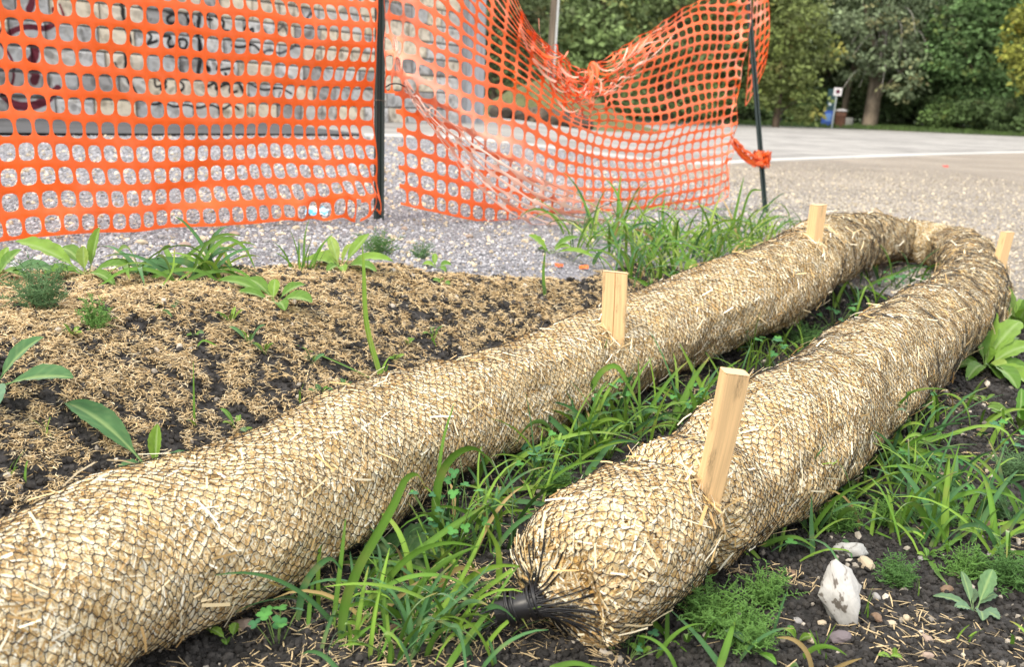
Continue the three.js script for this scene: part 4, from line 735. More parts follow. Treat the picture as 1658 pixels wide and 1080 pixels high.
{ // single stones
  const lime = speckle(256, (u, v, x, y) => { const d = ss(0.2, 0.5, 0.8 * tileN(u, v, 7, 3) + 0.5 * tileN(u, v, 23, 8)), k = 0.93 + 0.06 * tileN(u, v, 30, 4) + 0.05 * hash(x, y); return [lerp(k, 0.56, d), lerp(k, 0.53, d), lerp(k * 0.99, 0.5, d)]; });
  const big = (px, py, sx, sy, sz, ry, seed, m, name, label, bury = 0.3) => {
    const p = hit(px, py), g = mergeVertices(new THREE.IcosahedronGeometry(1, 4).deleteAttribute('normal').deleteAttribute('uv')), P = g.attributes.position, U = [];
    for (let k = 0; k < P.count; k++) { const v = V(P.getX(k), P.getY(k), P.getZ(k)); let mm = 1; for (let c = 0; c < 12; c++) { const n = V(N3(c * 3.7, seed, 1) , N3(c * 2.9, seed, 5), N3(c * 4.1, seed, 9)).normalize(), dd = v.dot(n); if (dd > 0.55) mm = Math.min(mm, 0.55 / dd); } mm += 0.09 * N3(v.x * 3 + seed, v.y * 3, v.z * 3) + 0.03 * N3(v.x * 9, v.y * 9, v.z * 9 + seed); P.setXYZ(k, v.x * mm * sx, v.y * mm * sy, v.z * mm * sz); U.push(v.x * 0.4 + v.z * 0.2, v.y * 0.4 + v.z * 0.15); }
    g.setAttribute('uv', new THREE.Float32BufferAttribute(U, 2)); g.computeVertexNormals(); p.y += sy * (1 - bury * 2) * 0.8;
    const o = solo(name, g, m, label, 'stone', p); o.rotation.y = ry; return o;
  };
  const limeM = mat(rgb(0.52, 0.51, 0.5), 0.9, { map: lime }), slabM = mat(rgb(0.42, 0.42, 0.42), 0.9, { map: lime });
  const w = big(1354, 1000, 0.043, 0.056, 0.034, 0.3, 4.2, limeM, 'limestone_rock', 'white pointed limestone rock with dark dirt patches on the soil', 0.1); w.rotation.x = -0.25; w.rotation.z = 0.1;
  big(1376, 898, 0.036, 0.016, 0.02, -0.25, 8.7, slabM, 'limestone_slab', 'small grey-white stone slab behind the white pointed rock', 0.2);
  const tones = { cream: rgb(0.48, 0.4, 0.29), brown: rgb(0.2, 0.13, 0.085), purple: rgb(0.15, 0.125, 0.135), grey: rgb(0.3, 0.29, 0.285), pink: rgb(0.33, 0.25, 0.2) }, mats = Object.fromEntries(Object.entries(tones).map(([k, c]) => [k, mat(c, 0.85)]));
  const geos = [1, 2, 3, 4].map((s) => mergeVertices(new THREE.IcosahedronGeometry(1, 2).deleteAttribute('normal').deleteAttribute('uv')) && rockGeo(s * 13, 2, 0.7, 0.25));
  const peb = (px, py, s, tone, label, group, k) => { const p = hit(px, py); p.y += s * 0.3; const o = solo('pebble', geos[k % 4], mats[tone], label, 'pebble', p, group); o.scale.set(s * 1.25, s, s); o.rotation.y = k * 1.7; return o; };
  peb(1401, 917, 0.012, 'cream', 'oblong cream pebble in front of the small stone slab', null, 1);
  peb(1361, 1036, 0.0115, 'purple', 'dull purple pebble below the white pointed rock', null, 2);
  peb(1282, 931, 0.007, 'brown', 'rust-brown pebble between the wattle and the white rock', null, 3);
  peb(396, 1017, 0.0115, 'pink', 'brown pebble under the bulging side of the straw wattle', null, 0);
  peb(1606, 742, 0.008, 'cream', 'pale pebble lying on the bare soil by the far weeds', null, 2);
  const r = rng(19);
  [[1330, 1010], [1418, 968], [1441, 1012], [1499, 1038], [1532, 958], [1545, 932], [1604, 900], [1636, 895], [1594, 818], [1598, 850], [1466, 1002], [1289, 1008], [1310, 1036], [1500, 1064], [1418, 1002], [1470, 848], [1610, 1000], [1645, 1040], [1520, 770], [1585, 700], [1600, 765], [1490, 905], [985, 1060], [700, 1050], [640, 1020]].forEach(([x, y], k) => peb(x, y, rr(r, 0.0045, 0.0085), ['cream', 'grey', 'cream', 'pink', 'brown'][k % 5], 'small smooth pebble on the dark soil in front of the straw wattle', 'pebbles on the front soil', k));
  [[150, 372], [165, 352], [230, 396], [262, 385], [300, 400], [330, 390], [372, 402], [415, 365], [432, 392], [455, 352], [480, 372], [530, 398], [545, 372], [575, 382], [600, 372], [640, 390], [668, 395], [700, 375], [735, 398], [760, 385], [795, 365], [825, 380], [850, 392], [445, 415], [380, 382], [352, 370], [395, 345], [560, 352], [585, 362], [655, 372]].forEach(([x, y], k) => peb(x, y, rr(r, 0.007, 0.0125), ['cream', 'cream', 'cream', 'grey', 'pink'][k % 5], 'cream pebble among the grey gravel at the foot of the fence', 'cream pebbles in the gravel', k));
  // litter
  const crumple = (px, py, s, cols, name, label) => { const p = hit(px, py), P = [], I = [], C = [], n = 7; for (let j = 0; j <= n; j++) for (let i = 0; i <= n; i++) { const a = (i / n - 0.5) * s, b = (j / n - 0.5) * s * 0.8; P.push(a + 0.2 * s * N3(i, j, 3), 0.004 + s * 0.28 * Math.abs(N3(i * 0.5, j * 0.5, px)) + 0.25 * (j / n) * s, -b * 0.6); C.push(...(N3(i * 0.4, j * 0.4, 8) > 0.05 ? cols[0] : cols[1])); } for (let j = 0; j < n; j++) for (let i = 0; i < n; i++) { const a = j * (n + 1) + i; I.push(a, a + 1, a + n + 1, a + 1, a + n + 2, a + n + 1); } return solo(name, geom(P, I, { col: C }), mat(0xffffff, 0.4, { vertexColors: true }), label, 'litter', p); };
  crumple(514, 350, 0.07, [[0.05, 0.42, 0.72], [0.85, 0.85, 0.85]], 'wrapper', 'crumpled blue and white wrapper under the fence');
  crumple(945, 437, 0.026, [ORANGE, [0.9, 0.22, 0.08]], 'plastic_scrap', 'torn orange plastic scrap on the mulch');
  crumple(905, 434, 0.022, [[0.75, 0.08, 0.02], ORANGE], 'plastic_scrap', 'dark orange sliver of plastic beside the torn scrap');
  crumple(1530, 271, 0.075, [[0.7, 0.05, 0.03], [0.5, 0.04, 0.03]], 'plastic_scrap', 'red scrap lying on the gravel shoulder');
}

// ------------------------------------------------------------------ plants
const BL = { lush: [0.115, 0.245, 0.03], fresh: [0.2, 0.35, 0.045], blue: [0.075, 0.19, 0.065], dark: [0.045, 0.115, 0.03], pale: [0.3, 0.42, 0.09], dry: [0.45, 0.33, 0.14] };
const grassMat = leafMat(0xffffff), broadMat = leafMat(0xffffff, { transmission: 0.25, roughness: 0.6 }), stemMat = mat(0xffffff, 0.7, { vertexColors: true });
// a blade along a path: folded along its midrib, tapering to a point
function blade(pts, width, col, tw = 0.4, seed = 1, seg = 12) {
  const c = new THREE.CatmullRomCurve3(pts), P = [], I = [], C = [], U = V(0, 1, 0), v = V(0, 0, 0);
  let side = null;
  for (let i = 0; i <= seg; i++) {
    const t = i / seg, p = c.getPoint(t), d = c.getTangent(t);
    const view = V(0.5 * Math.cos(seed * 2.1), 1, 0.5 * Math.sin(seed * 2.1) + 0.35);
    const s0 = d.clone().cross(side ? side.clone().cross(d) : view).normalize(); side = side ? side.clone().addScaledVector(d, -side.dot(d)).normalize() : s0;
    const sd = side.clone().applyAxisAngle(d, tw * t * Math.sin(seed)), n = sd.clone().cross(d);
    const w = width * 0.5 * (t < 0.1 ? 0.55 + 4.5 * t : 1) * Math.pow(Math.max(0, 1 - Math.pow(t, 2.2)), 0.75) + 0.0003, f = w * 0.35;
    P.push(p.x - sd.x * w + n.x * f, p.y - sd.y * w + n.y * f, p.z - sd.z * w + n.z * f, p.x, p.y, p.z, p.x + sd.x * w + n.x * f, p.y + sd.y * w + n.y * f, p.z + sd.z * w + n.z * f);
    const k = 0.9 + 0.2 * N3(seed, t * 3, 1), b = ss(0.12, 0, t) * 0.4; const dry = hash(seed * 91, 7) < 0.2 ? ss(0.72 + 0.25 * hash(seed * 37, 3), 1, t) * 0.9 : 0, spot = 0.5 * ss(0.35, 0.5, N3(seed * 5, t * 14, 4)); for (let q = 0; q < 3; q++) { const m = q === 1 ? 1.18 : 1, f2 = Math.max(dry, spot * 0.5); C.push(lerp(lerp(col[0] * k * m, 0.3, b), 0.38, f2), lerp(lerp(col[1] * k * m, 0.4, b), 0.3, f2), lerp(lerp(col[2] * k * m, 0.12, b), 0.1, f2)); }
    if (i < seg) { const a = i * 3; I.push(a, a + 1, a + 3, a + 1, a + 4, a + 3, a + 1, a + 2, a + 4, a + 2, a + 5, a + 4); }
  }
  return geom(P, I, { col: C });
}
function bladePath(r, base, len, az, e0, droop, n = 7) {              // grows up, leans over, may bend past level
  const pts = [base.clone()], p = base.clone(), st = len / n, side = rr(r, -0.5, 0.5); let a = az;
  for (let i = 0; i < n; i++) { const t = (i + 0.5) / n, el = e0 - droop * t ** 1.6; a += side / n; p.add(V(Math.cos(a) * Math.cos(el) * st, Math.sin(el) * st, Math.sin(a) * Math.cos(el) * st)); const gy = groundH(p.x, p.z) + 0.004; if (p.y < gy) p.y = gy; pts.push(p.clone()); }
  return pts;
}
function localise(g, o) { g.translate(-o.x, -o.y, -o.z); return g; }
// blades of one tuft, each a part; 'stuff' merges them where they are too fine to pick apart
function tuft(px, py, n, len, { label, group, spread = 0.03, width = [0.004, 0.008], cols = ['lush', 'fresh', 'blue'], droop = [0.4, 1.7], e0 = [1.0, 1.5], seed = 1, merge = false, traced = [], az = null, name = 'grass_tuft', category = 'grass', base = null } = {}) {
  const r = rng(seed * 37 + 5), b0 = base || hit(px, py), o = thing(name, label, category, b0, group), gs = [];
  for (let i = 0; i < n; i++) {
    const a = r() * 6.28, q = Math.sqrt(r()) * spread, x = b0.x + Math.cos(a) * q, z = b0.z + Math.sin(a) * q;
    const dir = az === null ? r() * 6.28 : az + rr(r, -0.9, 0.9), cn = r() < 0.025 ? 'dry' : cols[(r() * cols.length) | 0], k = rr(r, 0.8, 1.25);
    const l = rr(r, len[0], len[1]), g = blade(bladePath(r, V(x, groundH(x, z) - 0.004, z), l, dir, rr(r, ...e0), rr(r, ...droop)), rr(r, ...width), BL[cn].map((c) => c * k), rr(r, -1, 1), seed + i * 1.7, merge ? 7 : 12);
    gs.push(localise(g, b0));
  }
  traced.forEach(([pts, w, cn, dd], i) => {                           // blades followed in the photograph; depth runs from the root by dd
    const root = pts[0].length === 3 ? at(...pts[0]) : hit(...pts[0]), d0 = depthOf(root), L = pts.length - 1;
    const path = pts.map((q, j) => (j === 0 ? root : at(q[0], q[1], d0 + (dd || 0) * (j / L)))).map((p) => { const gy = groundH(p.x, p.z) + 0.003; if (p.y < gy) p.y = gy; return p; });
    gs.push(localise(blade(path, w * 1.2, BL[cn], 0.5, seed + i * 3.3, 16), b0));
  });
  if (merge) part('blades', mergeGeometries(gs), grassMat, o).userData.kind = 'stuff'; else gs.forEach((g) => part('blade', g, grassMat, o));
  return o;
}
// a broad leaf from root to tip: midrib groove, wavy or lobed margin
function leafGeo(a, b, wid, arch, { lobes = 0, wave = 0.15, col = BL.lush, rib = [0.3, 0.42, 0.16], seed = 1, petiole = 0.2, cup = 0.25, tip = 0.5 } = {}) {
  const d = b.clone().sub(a), L = d.length(), mid = a.clone().lerp(b, 0.5).add(V(0, arch * L, 0)), c = new THREE.QuadraticBezierCurve3(a, mid, b), n = 22, m = 4, P = [], I = [], C = [];
  for (let i = 0; i <= n; i++) {
    const t = i / n, p = c.getPoint(t), tg = c.getTangent(t), sd = tg.clone().cross(V(0, 1, 0.35)).normalize(), nn = sd.clone().cross(tg).normalize();
    const u = clamp((t - petiole) / (1 - petiole), 0, 1), prof = u <= 0 ? 0.09 : Math.max(0.05, Math.pow(Math.sin(Math.PI * Math.pow(u, 0.75 + tip * 0.5)), 0.7));
    for (let j = -m; j <= m; j++) {
      const s = j / m, lob = lobes ? 1 - 0.45 * lobes * (0.5 + 0.5 * Math.cos(u * Math.PI * 2 * 4.5 + (s > 0 ? 0.6 : 0))) * (u < 0.85 ? 1 : 0.3) : 1 + 0.05 * Math.sin(u * 40 + seed) * Math.abs(s);
      const w = wid * 0.5 * prof * lob * s, h = Math.abs(s) * wid * cup * prof + wave * wid * 0.5 * Math.abs(s) * N3(u * 6 + seed, s * 2, seed);
      P.push(p.x + sd.x * w + nn.x * h, p.y + sd.y * w + nn.y * h, p.z + sd.z * w + nn.z * h);
      const k = 0.9 + 0.25 * N3(u * 5 + seed, s * 3, 2), rb = j === 0 ? 0.75 : (Math.abs(j) === 1 && u < 0.05 ? 0.8 : 0), vein = 0.12 * (Math.sin(u * 42 - Math.abs(s) * 9) > 0.75 ? 1 : 0);
      for (let q = 0; q < 3; q++) C.push(lerp(col[q] * k, rib[q], Math.max(rb, vein)));
    }
  }
  const W = 2 * m + 1; for (let i = 0; i < n; i++) for (let j = 0; j < W - 1; j++) { const e = i * W + j; I.push(e, e + 1, e + W, e + 1, e + W + 1, e + W); }
  return geom(P, I, { col: C });
}
// leaves: [tip x, tip y, depth offset, width, arch, options]
function rosette(px, py, leaves, label, { name = 'broadleaf_weed', group, base } = {}) {
  const b0 = base || hit(px, py); b0.y += 0.003; const o = thing(name, label, 'weed', b0, group), d0 = depthOf(b0);
  leaves.forEach(([x, y, dd, w, arch, op = {}], i) => { const tipP = at(x, y, d0 + dd), gy = groundH(tipP.x, tipP.z) + 0.004; if (tipP.y < gy) tipP.y = gy; part('leaf', localise(leafGeo(b0.clone().add(V(0.004 * Math.sin(i * 2.3), 0, 0.004 * Math.cos(i * 2.3))), tipP, w, arch, { seed: i * 2.7 + px * 0.01, ...op }), b0), broadMat, o); });
  return o;
}
function randomRosette(px, py, n, len, wid, label, { seed = 1, lobes = 0, cols = [BL.lush, BL.fresh], e = [0.15, 1.0], name = 'broadleaf_weed', group } = {}) {
  const r = rng(seed * 53), b0 = hit(px, py), o = thing(name, label, 'weed', b0, group);
  for (let i = 0; i < n; i++) { const a = i * 2.4 + rr(r, -0.4, 0.4), el = rr(r, ...e), l = len * rr(r, 0.6, 1.1), t = b0.clone().add(V(Math.cos(a) * Math.cos(el) * l, Math.sin(el) * l, Math.sin(a) * Math.cos(el) * l)); part('leaf', localise(leafGeo(b0, t, wid * rr(r, 0.75, 1.2), rr(r, 0.1, 0.35), { seed: i + seed, lobes: lobes * rr(r, 0.5, 1), col: cols[(r() * cols.length) | 0].map((c) => c * rr(r, 0.85, 1.15)) }), b0), broadMat, o); }
  return o;
}
// clover: trefoils on thin stalks
const trefoil = (() => { const gs = []; for (let k = 0; k < 3; k++) { const P = [0, 0, 0], I = [], C = [0.15, 0.3, 0.06], a0 = k * 2.094, n = 12; for (let i = 0; i <= n; i++) { const t = i / n * 2 - 1, an = t * 2.3, rad = 0.55 + 0.45 * Math.cos(an * 0.5), x = 0.52 + 0.5 * Math.cos(an), y = 0.47 * Math.sin(an), nb = Math.abs(t) < 0.12 ? 0.92 : 1, X = x * nb, h = 0.18 * Math.abs(y) + 0.1 * X; P.push(Math.cos(a0) * X - Math.sin(a0) * y, h, Math.sin(a0) * X + Math.cos(a0) * y); const k2 = 0.75 + 0.2 * rad; C.push(k2, k2, k2); if (i) I.push(0, i, i + 1); } C[0] = C[1] = C[2] = 1.25; gs.push(geom(P, I, { col: C })); } return mergeGeometries(gs); })();
const cloverMats = [[0.06, 0.2, 0.06], [0.09, 0.27, 0.06], [0.05, 0.16, 0.07]].map((c) => leafMat(rgb(...c), { transmission: 0.2 }));
const cloverStem = mat(rgb(0.16, 0.26, 0.07), 0.7);
function clover(px, py, n, h, spread, size, label, seed, group) {
  const r = rng(seed * 71), b0 = hit(px, py), o = thing('clover', label, 'clover', b0, group), stems = [];
  for (let i = 0; i < n; i++) { const a = r() * 6.28, q = Math.sqrt(r()) * spread, x = Math.cos(a) * q, z = Math.sin(a) * q, gy = groundH(b0.x + x, b0.z + z) - b0.y, y = gy + h * rr(r, 0.35, 1), tip = V(x, y, z); stems.push(new THREE.TubeGeometry(new THREE.QuadraticBezierCurve3(V(x * 0.25, gy * 0.3, z * 0.25), V(x * 0.7, gy + (y - gy) * 0.7, z * 0.7), tip), 5, 0.0007, 4)); const s = 0.82 * size * rr(r, 0.7, 1.2), m = part('leaf', trefoil, cloverMats[(r() * 3) | 0], o); m.position.copy(tip); m.rotation.set(rr(r, -0.5, 0.6), r() * 6, rr(r, -0.5, 0.5)); m.scale.setScalar(s); }
  part('stalks', mergeGeometries(stems), cloverStem, o); return o;
}
// feathery mayweed: stems with threads of leaf, one fine mass
const featherM = [[0.085, 0.2, 0.045], [0.12, 0.26, 0.05], [0.1, 0.2, 0.075]].map((c) => mat(rgb(...c), 0.75));
function feathery(px, py, w, h, n, label, seed, k = 0, group) {
  const r = rng(seed * 29 + 3), b0 = hit(px, py), P = [], I = [];
  const thread = (a, b, t) => { const d = b.clone().sub(a), s = d.clone().cross(V(0.3, 0.2, 1)).normalize().multiplyScalar(t), u = d.clone().cross(s).normalize().multiplyScalar(t), o = P.length / 3; for (const q of [a.clone().add(s), a.clone().sub(s).add(u), a.clone().sub(s).sub(u), b]) P.push(q.x, q.y, q.z); I.push(o, o + 1, o + 3, o + 1, o + 2, o + 3, o + 2, o, o + 3); };
  for (let i = 0; i < n * 0.5; i++) {                                  // arching stems, each set with forked threads
    const a = r() * 6.28, q = (0.3 + 0.9 * Math.sqrt(r())) * w * rr(r, 0.5, 1.15), hh = h * rr(r, 0.3, 1.3) * (1 - 0.3 * q / w), base = V(Math.cos(a) * q * 0.3, 0, Math.sin(a) * q * 0.3), tip = V(Math.cos(a) * q, hh, Math.sin(a) * q), md = V(Math.cos(a) * q * 0.45, hh * 0.8, Math.sin(a) * q * 0.45);
    base.y = groundH(b0.x + base.x, b0.z + base.z) - b0.y - 0.002; tip.y += Math.max(0, groundH(b0.x + tip.x, b0.z + tip.z) - b0.y);
    const c = new THREE.QuadraticBezierCurve3(base, md, tip); let last = base; for (let j = 1; j <= 4; j++) { const p = c.getPoint(j / 4); thread(last, p, 0.0008); last = p; }
    for (let j = 0; j < 15; j++) { const t = 0.15 + 0.85 * j / 14, p = c.getPoint(t), l = h * rr(r, 0.14, 0.34) * (1.2 - t * 0.7), d = V(rr(r, -1, 1), rr(r, -0.3, 0.7), rr(r, -1, 1)).normalize(), e = p.clone().addScaledVector(d, l); thread(p, e, 0.0006); for (let m = 0; m < 6; m++) { const p2 = p.clone().lerp(e, 0.2 + 0.14 * m), d2 = d.clone().add(V(rr(r, -1, 1), rr(r, -0.6, 0.9), rr(r, -1, 1))).normalize(); thread(p2, p2.clone().addScaledVector(d2, l * rr(r, 0.2, 0.42)), 0.0005); } }
  }
  return solo('mayweed', geom(P, I), featherM[k], label, 'weed', b0, group);
}

// weeds on the bed
rosette(-6, 632, [[72, 546, 0.03, 0.026, 0.2, { col: BL.blue }], [120, 612, -0.02, 0.036, 0.12, { col: BL.blue }], [-4, 660, -0.06, 0.03, 0.2, { col: [0.14, 0.27, 0.16] }], [-60, 590, 0.02, 0.03, 0.2]], 'blue-green dock weed with long pointed leaves beside the wattle, at the bed edge');
rosette(247, 768, [[111, 706, 0.02, 0.036, 0.22, { col: BL.blue }], [256, 686, 0.02, 0.018, 0.02, { col: BL.fresh, cup: 0.5 }], [324, 746, 0.01, 0.026, 0.25, { col: BL.blue }], [190, 772, -0.03, 0.024, 0.3, { col: BL.blue }], [288, 742, 0.03, 0.016, 0.3, { col: [0.16, 0.26, 0.08] }]], 'young dock with one large oval leaf and one upright leaf, growing against the wattle');
rosette(142, 448, [[26, 392, 0.0, 0.042, 0.16, { lobes: 0.5, col: BL.fresh }], [162, 368, 0.02, 0.02, 0.03, { col: BL.fresh, cup: 0.5 }], [136, 398, 0, 0.022, 0.1, { col: BL.pale, cup: 0.4 }], [72, 446, -0.05, 0.036, 0.2, { col: BL.lush }], [208, 432, 0.01, 0.026, 0.2, { col: BL.lush }], [188, 470, -0.05, 0.022, 0.25, { col: BL.lush }], [100, 402, 0.06, 0.03, 0.2, { col: BL.lush }]], 'light green weed with a big toothed leaf in front of the taut fence');
rosette(446, 494, [[350, 478, 0.03, 0.028, 0.25], [506, 490, -0.02, 0.034, 0.25], [446, 452, 0.03, 0.022, 0.1, { col: BL.fresh }], [398, 452, 0.06, 0.026, 0.2], [496, 462, 0.05, 0.024, 0.25], [385, 492, -0.02, 0.024, 0.22], [462, 503, -0.04, 0.026, 0.3]], 'flat green rosette of oval leaves in the middle of the mulched bed');
rosette(553, 436, [[637, 424, 0.02, 0.034, 0.22, { col: BL.fresh }], [598, 379, 0.03, 0.026, 0.1, { col: BL.fresh }], [534, 382, 0.03, 0.024, 0.06, { col: BL.pale }], [490, 424, 0.02, 0.036, 0.2, { col: BL.fresh }], [530, 448, -0.04, 0.022, 0.3, { col: BL.lush }], [558, 452, -0.04, 0.022, 0.3, { col: BL.fresh }], [610, 440, -0.03, 0.028, 0.25, { col: BL.lush }], [515, 410, 0.05, 0.03, 0.15, { col: BL.fresh }], [570, 395, -0.02, 0.022, 0.15, { col: BL.pale }]], 'leafy yellow-green rosette at the gravel edge in front of the fence post');
rosette(-4, 456, [[36, 404, 0.02, 0.026, 0.15], [84, 438, -0.03, 0.034, 0.2, { col: BL.blue }], [44, 450, -0.04, 0.02, 0.3], [14, 400, 0.05, 0.018, 0.1, { col: BL.fresh }], [-40, 420, 0, 0.03, 0.2]], 'green weed with upright leaves beside the feathery plant, under the fence');
rosette(707, 436, [[684, 434, 0, 0.02, 0.3, { col: BL.fresh }], [731, 430, 0.01, 0.022, 0.3], [704, 410, 0.02, 0.014, 0.1, { col: BL.fresh }], [722, 440, -0.02, 0.016, 0.3]], 'small three-leaved seedling in the far part of the mulched bed', { name: 'seedling' });
rosette(716, 462, [[700, 460, 0, 0.014, 0.3], [728, 461, 0, 0.016, 0.3], [714, 450, 0.02, 0.012, 0.2]], 'tiny round-leaved seedling in front of the three-leaved one', { name: 'seedling' });
rosette(890, 412, [[856, 381, 0, 0.034, 0.1, { lobes: 0.6, col: BL.fresh }], [924, 400, 0, 0.028, 0.2, { lobes: 0.6, col: BL.fresh }], [938, 384, 0.03, 0.03, 0.15, { lobes: 0.6, col: BL.lush }], [962, 418, -0.02, 0.03, 0.2, { lobes: 0.5, col: BL.fresh }], [870, 405, 0.02, 0.024, 0.2, { lobes: 0.5 }]], 'lobed light green weed between the mulched bed and the tall grass');
rosette(1112, 458, [[1122, 418, 0.02, 0.042, 0.02, { col: BL.fresh, cup: 0.1 }], [1084, 446, 0, 0.05, 0.1, { col: BL.blue, cup: 0.1, tip: 0.1 }], [1142, 440, 0.02, 0.03, 0.15], [1092, 464, -0.05, 0.03, 0.2, { col: BL.blue }]], 'broad spoon-leaved weed against the wattle in front of the tall grass');
// sprawling light green weed by the right side
rosette(1592, 598, [[1577, 510, 0.02, 0.05, 0.05, { lobes: 0.35, col: BL.lush }], [1604, 496, 0.1, 0.045, 0.08, { lobes: 0.4, col: BL.fresh }], [1650, 520, 0.12, 0.06, 0.12, { lobes: 0.4, col: BL.fresh }], [1668, 560, 0.05, 0.06, 0.15, { lobes: 0.3, col: BL.fresh }], [1658, 642, -0.12, 0.06, 0.2, { lobes: 0.2, col: BL.fresh }], [1640, 668, -0.16, 0.05, 0.25, { lobes: 0.3 }], [1612, 655, -0.1, 0.045, 0.22], [1538, 612, -0.03, 0.04, 0.25, { lobes: 0.3 }], [1546, 588, 0.03, 0.04, 0.2], [1560, 640, -0.1, 0.036, 0.25], [1628, 600, -0.05, 0.05, 0.25, { col: BL.pale }], [1600, 560, -0.03, 0.04, 0.12, { col: BL.fresh }], [1640, 545, 0.2, 0.06, 0.1, { lobes: 0.4 }], [1672, 610, 0, 0.05, 0.2, { lobes: 0.3 }]], 'large sprawling light green weed with jagged leaves outside the hairpin bend');
randomRosette(1640, 545, 9, 0.16, 0.045, 'second jagged-leaved weed rising behind the sprawling one', { seed: 4, lobes: 0.5, cols: [BL.fresh, BL.lush], e: [0.5, 1.2] });
randomRosette(1648, 700, 8, 0.09, 0.03, 'dull green lobed weed on the bare soil outside the wattle', { seed: 6, lobes: 0.5, cols: [BL.blue, BL.lush] });
rosette(1578, 992, [[1508, 972, 0.03, 0.014, 0.2, { lobes: 0.6, col: [0.13, 0.24, 0.13] }], [1606, 922, 0.03, 0.022, 0.1, { lobes: 0.4, col: [0.15, 0.28, 0.12] }], [1556, 925, 0.04, 0.012, 0.1, { col: [0.14, 0.24, 0.12] }], [1616, 1008, -0.02, 0.018, 0.3, { lobes: 0.5, col: [0.15, 0.26, 0.16] }], [1612, 962, 0.03, 0.016, 0.2, { lobes: 0.5, col: [0.13, 0.24, 0.13] }], [1544, 984, 0, 0.014, 0.25, { lobes: 0.5, col: [0.16, 0.28, 0.17] }], [1590, 1005, -0.03, 0.016, 0.3, { col: [0.14, 0.24, 0.14] }], [1570, 955, 0.05, 0.015, 0.15, { lobes: 0.5, col: [0.13, 0.22, 0.12] }]], 'small grey-green thistle seedling on the soil beyond the white rock', { name: 'thistle_seedling' });
rosette(640, 912, [[612, 880, 0.02, 0.05, 0.2, { col: BL.dark }], [672, 905, 0, 0.055, 0.2, { col: BL.dark }], [690, 935, -0.02, 0.05, 0.25, { col: BL.dark }], [650, 940, -0.04, 0.045, 0.25, { col: BL.dark }], [730, 920, 0.02, 0.055, 0.2, { col: BL.dark }], [712, 880, 0.06, 0.05, 0.2, { col: BL.dark }]], 'dark broad-leaved plant under the long grass between the two arms');
rosette(372, 1040, [[335, 1018, 0, 0.012, 0.3, { lobes: 0.6, col: BL.fresh }], [384, 1008, 0.01, 0.014, 0.2, { lobes: 0.6, col: BL.fresh }], [368, 1056, -0.01, 0.012, 0.3, { lobes: 0.6, col: BL.lush }]], 'tiny lobed seedling beside the brown pebble under the wattle', { name: 'seedling' });
rosette(1442, 1068, [[1420, 1062, 0, 0.008, 0.3, { lobes: 0.7, col: BL.fresh }], [1448, 1048, 0, 0.008, 0.2, { lobes: 0.7, col: BL.fresh }], [1460, 1066, 0, 0.008, 0.3, { lobes: 0.7, col: BL.fresh }]], 'tiny bright seedling on the soil in front of the white rock', { name: 'seedling' });
[[315, 545], [118, 545], [505, 590], [560, 630], [520, 640], [385, 700], [640, 585], [430, 575], [405, 560], [660, 560], [700, 545], [375, 525], [1500, 905], [1290, 1040], [1220, 1060], [1040, 1062], [1010, 1050], [1590, 655]].forEach(([x, y], i) => randomRosette(x, y, 5, 0.02 + 0.012 * (i % 3), 0.009, 'tiny green seedling just sprouting from the dark soil', { seed: 30 + i, cols: [BL.blue, BL.lush, BL.fresh], e: [0.2, 1.1], name: 'seedling', group: 'sprouting seedlings' }));

// grass on and around the bed
tuft(616, 622, 3, [0.03, 0.06], { label: 'single tall upright grass sprout against the wattle on the mulched bed', seed: 2, spread: 0.006, traced: [[[[620, 624], [594, 527], [589, 440], [587, 396]], 0.008, 'fresh', 0.02], [[[612, 622], [567, 597], [478, 577]], 0.007, 'lush', -0.03], [[[616, 624], [600, 560], [586, 485]], 0.004, 'pale', 0.01]] });
tuft(882, 478, 2, [0.03, 0.05], { label: 'short single grass sprout on the mulched bed beside the flat stake', seed: 3, spread: 0.004, traced: [[[[881, 482], [879, 440], [883, 403]], 0.009, 'lush', 0.02]] });
tuft(720, 655, 1, [0.02, 0.03], { label: 'thin grass seedling on the near part of the bed', seed: 4, spread: 0.004, traced: [[[[316, 690], [315, 640], [314, 585]], 0.003, 'lush', 0.01], [[[320, 565], [330, 552], [352, 560]], 0.004, 'lush', 0]], base: hit(316, 690) });
tuft(490, 440, 10, [0.05, 0.11], { label: 'sparse thin grass tuft beside the yellow-green rosette', seed: 5, spread: 0.03, width: [0.003, 0.005], droop: [0.1, 0.9], traced: [[[[493, 438], [495, 383], [502, 352]], 0.007, 'lush', 0.02], [[[488, 438], [478, 395], [470, 372]], 0.004, 'lush', 0.02], [[[500, 440], [520, 400], [540, 378]], 0.005, 'lush', 0.02]] });
tuft(262, 452, 22, [0.09, 0.2], { label: 'broad drooping grass leaves along the gravel edge between two weeds', seed: 6, spread: 0.07, width: [0.008, 0.014], cols: ['blue', 'lush', 'lush', 'fresh'], droop: [1.0, 2.3], e0: [0.5, 1.2], traced: [[[[300, 452], [250, 425], [222, 440], [198, 498]], 0.013, 'blue', -0.06], [[[305, 452], [255, 432], [228, 470], [232, 500]], 0.012, 'blue', -0.08], [[[330, 450], [300, 425], [240, 425], [205, 455]], 0.013, 'blue', -0.04]] });
tuft(342, 446, 16, [0.09, 0.18], { label: 'grass tuft arching over the gravel beside the flat rosette', seed: 7, spread: 0.05, width: [0.006, 0.012], cols: ['lush', 'fresh', 'blue'], droop: [0.6, 2.0], e0: [0.6, 1.3], traced: [[[[318, 455], [345, 405], [370, 388], [395, 400], [414, 436]], 0.009, 'lush', 0.02], [[[290, 458], [325, 430], [360, 395]], 0.008, 'fresh', 0.04], [[[262, 470], [280, 440], [284, 400]], 0.006, 'fresh', 0.02]] });
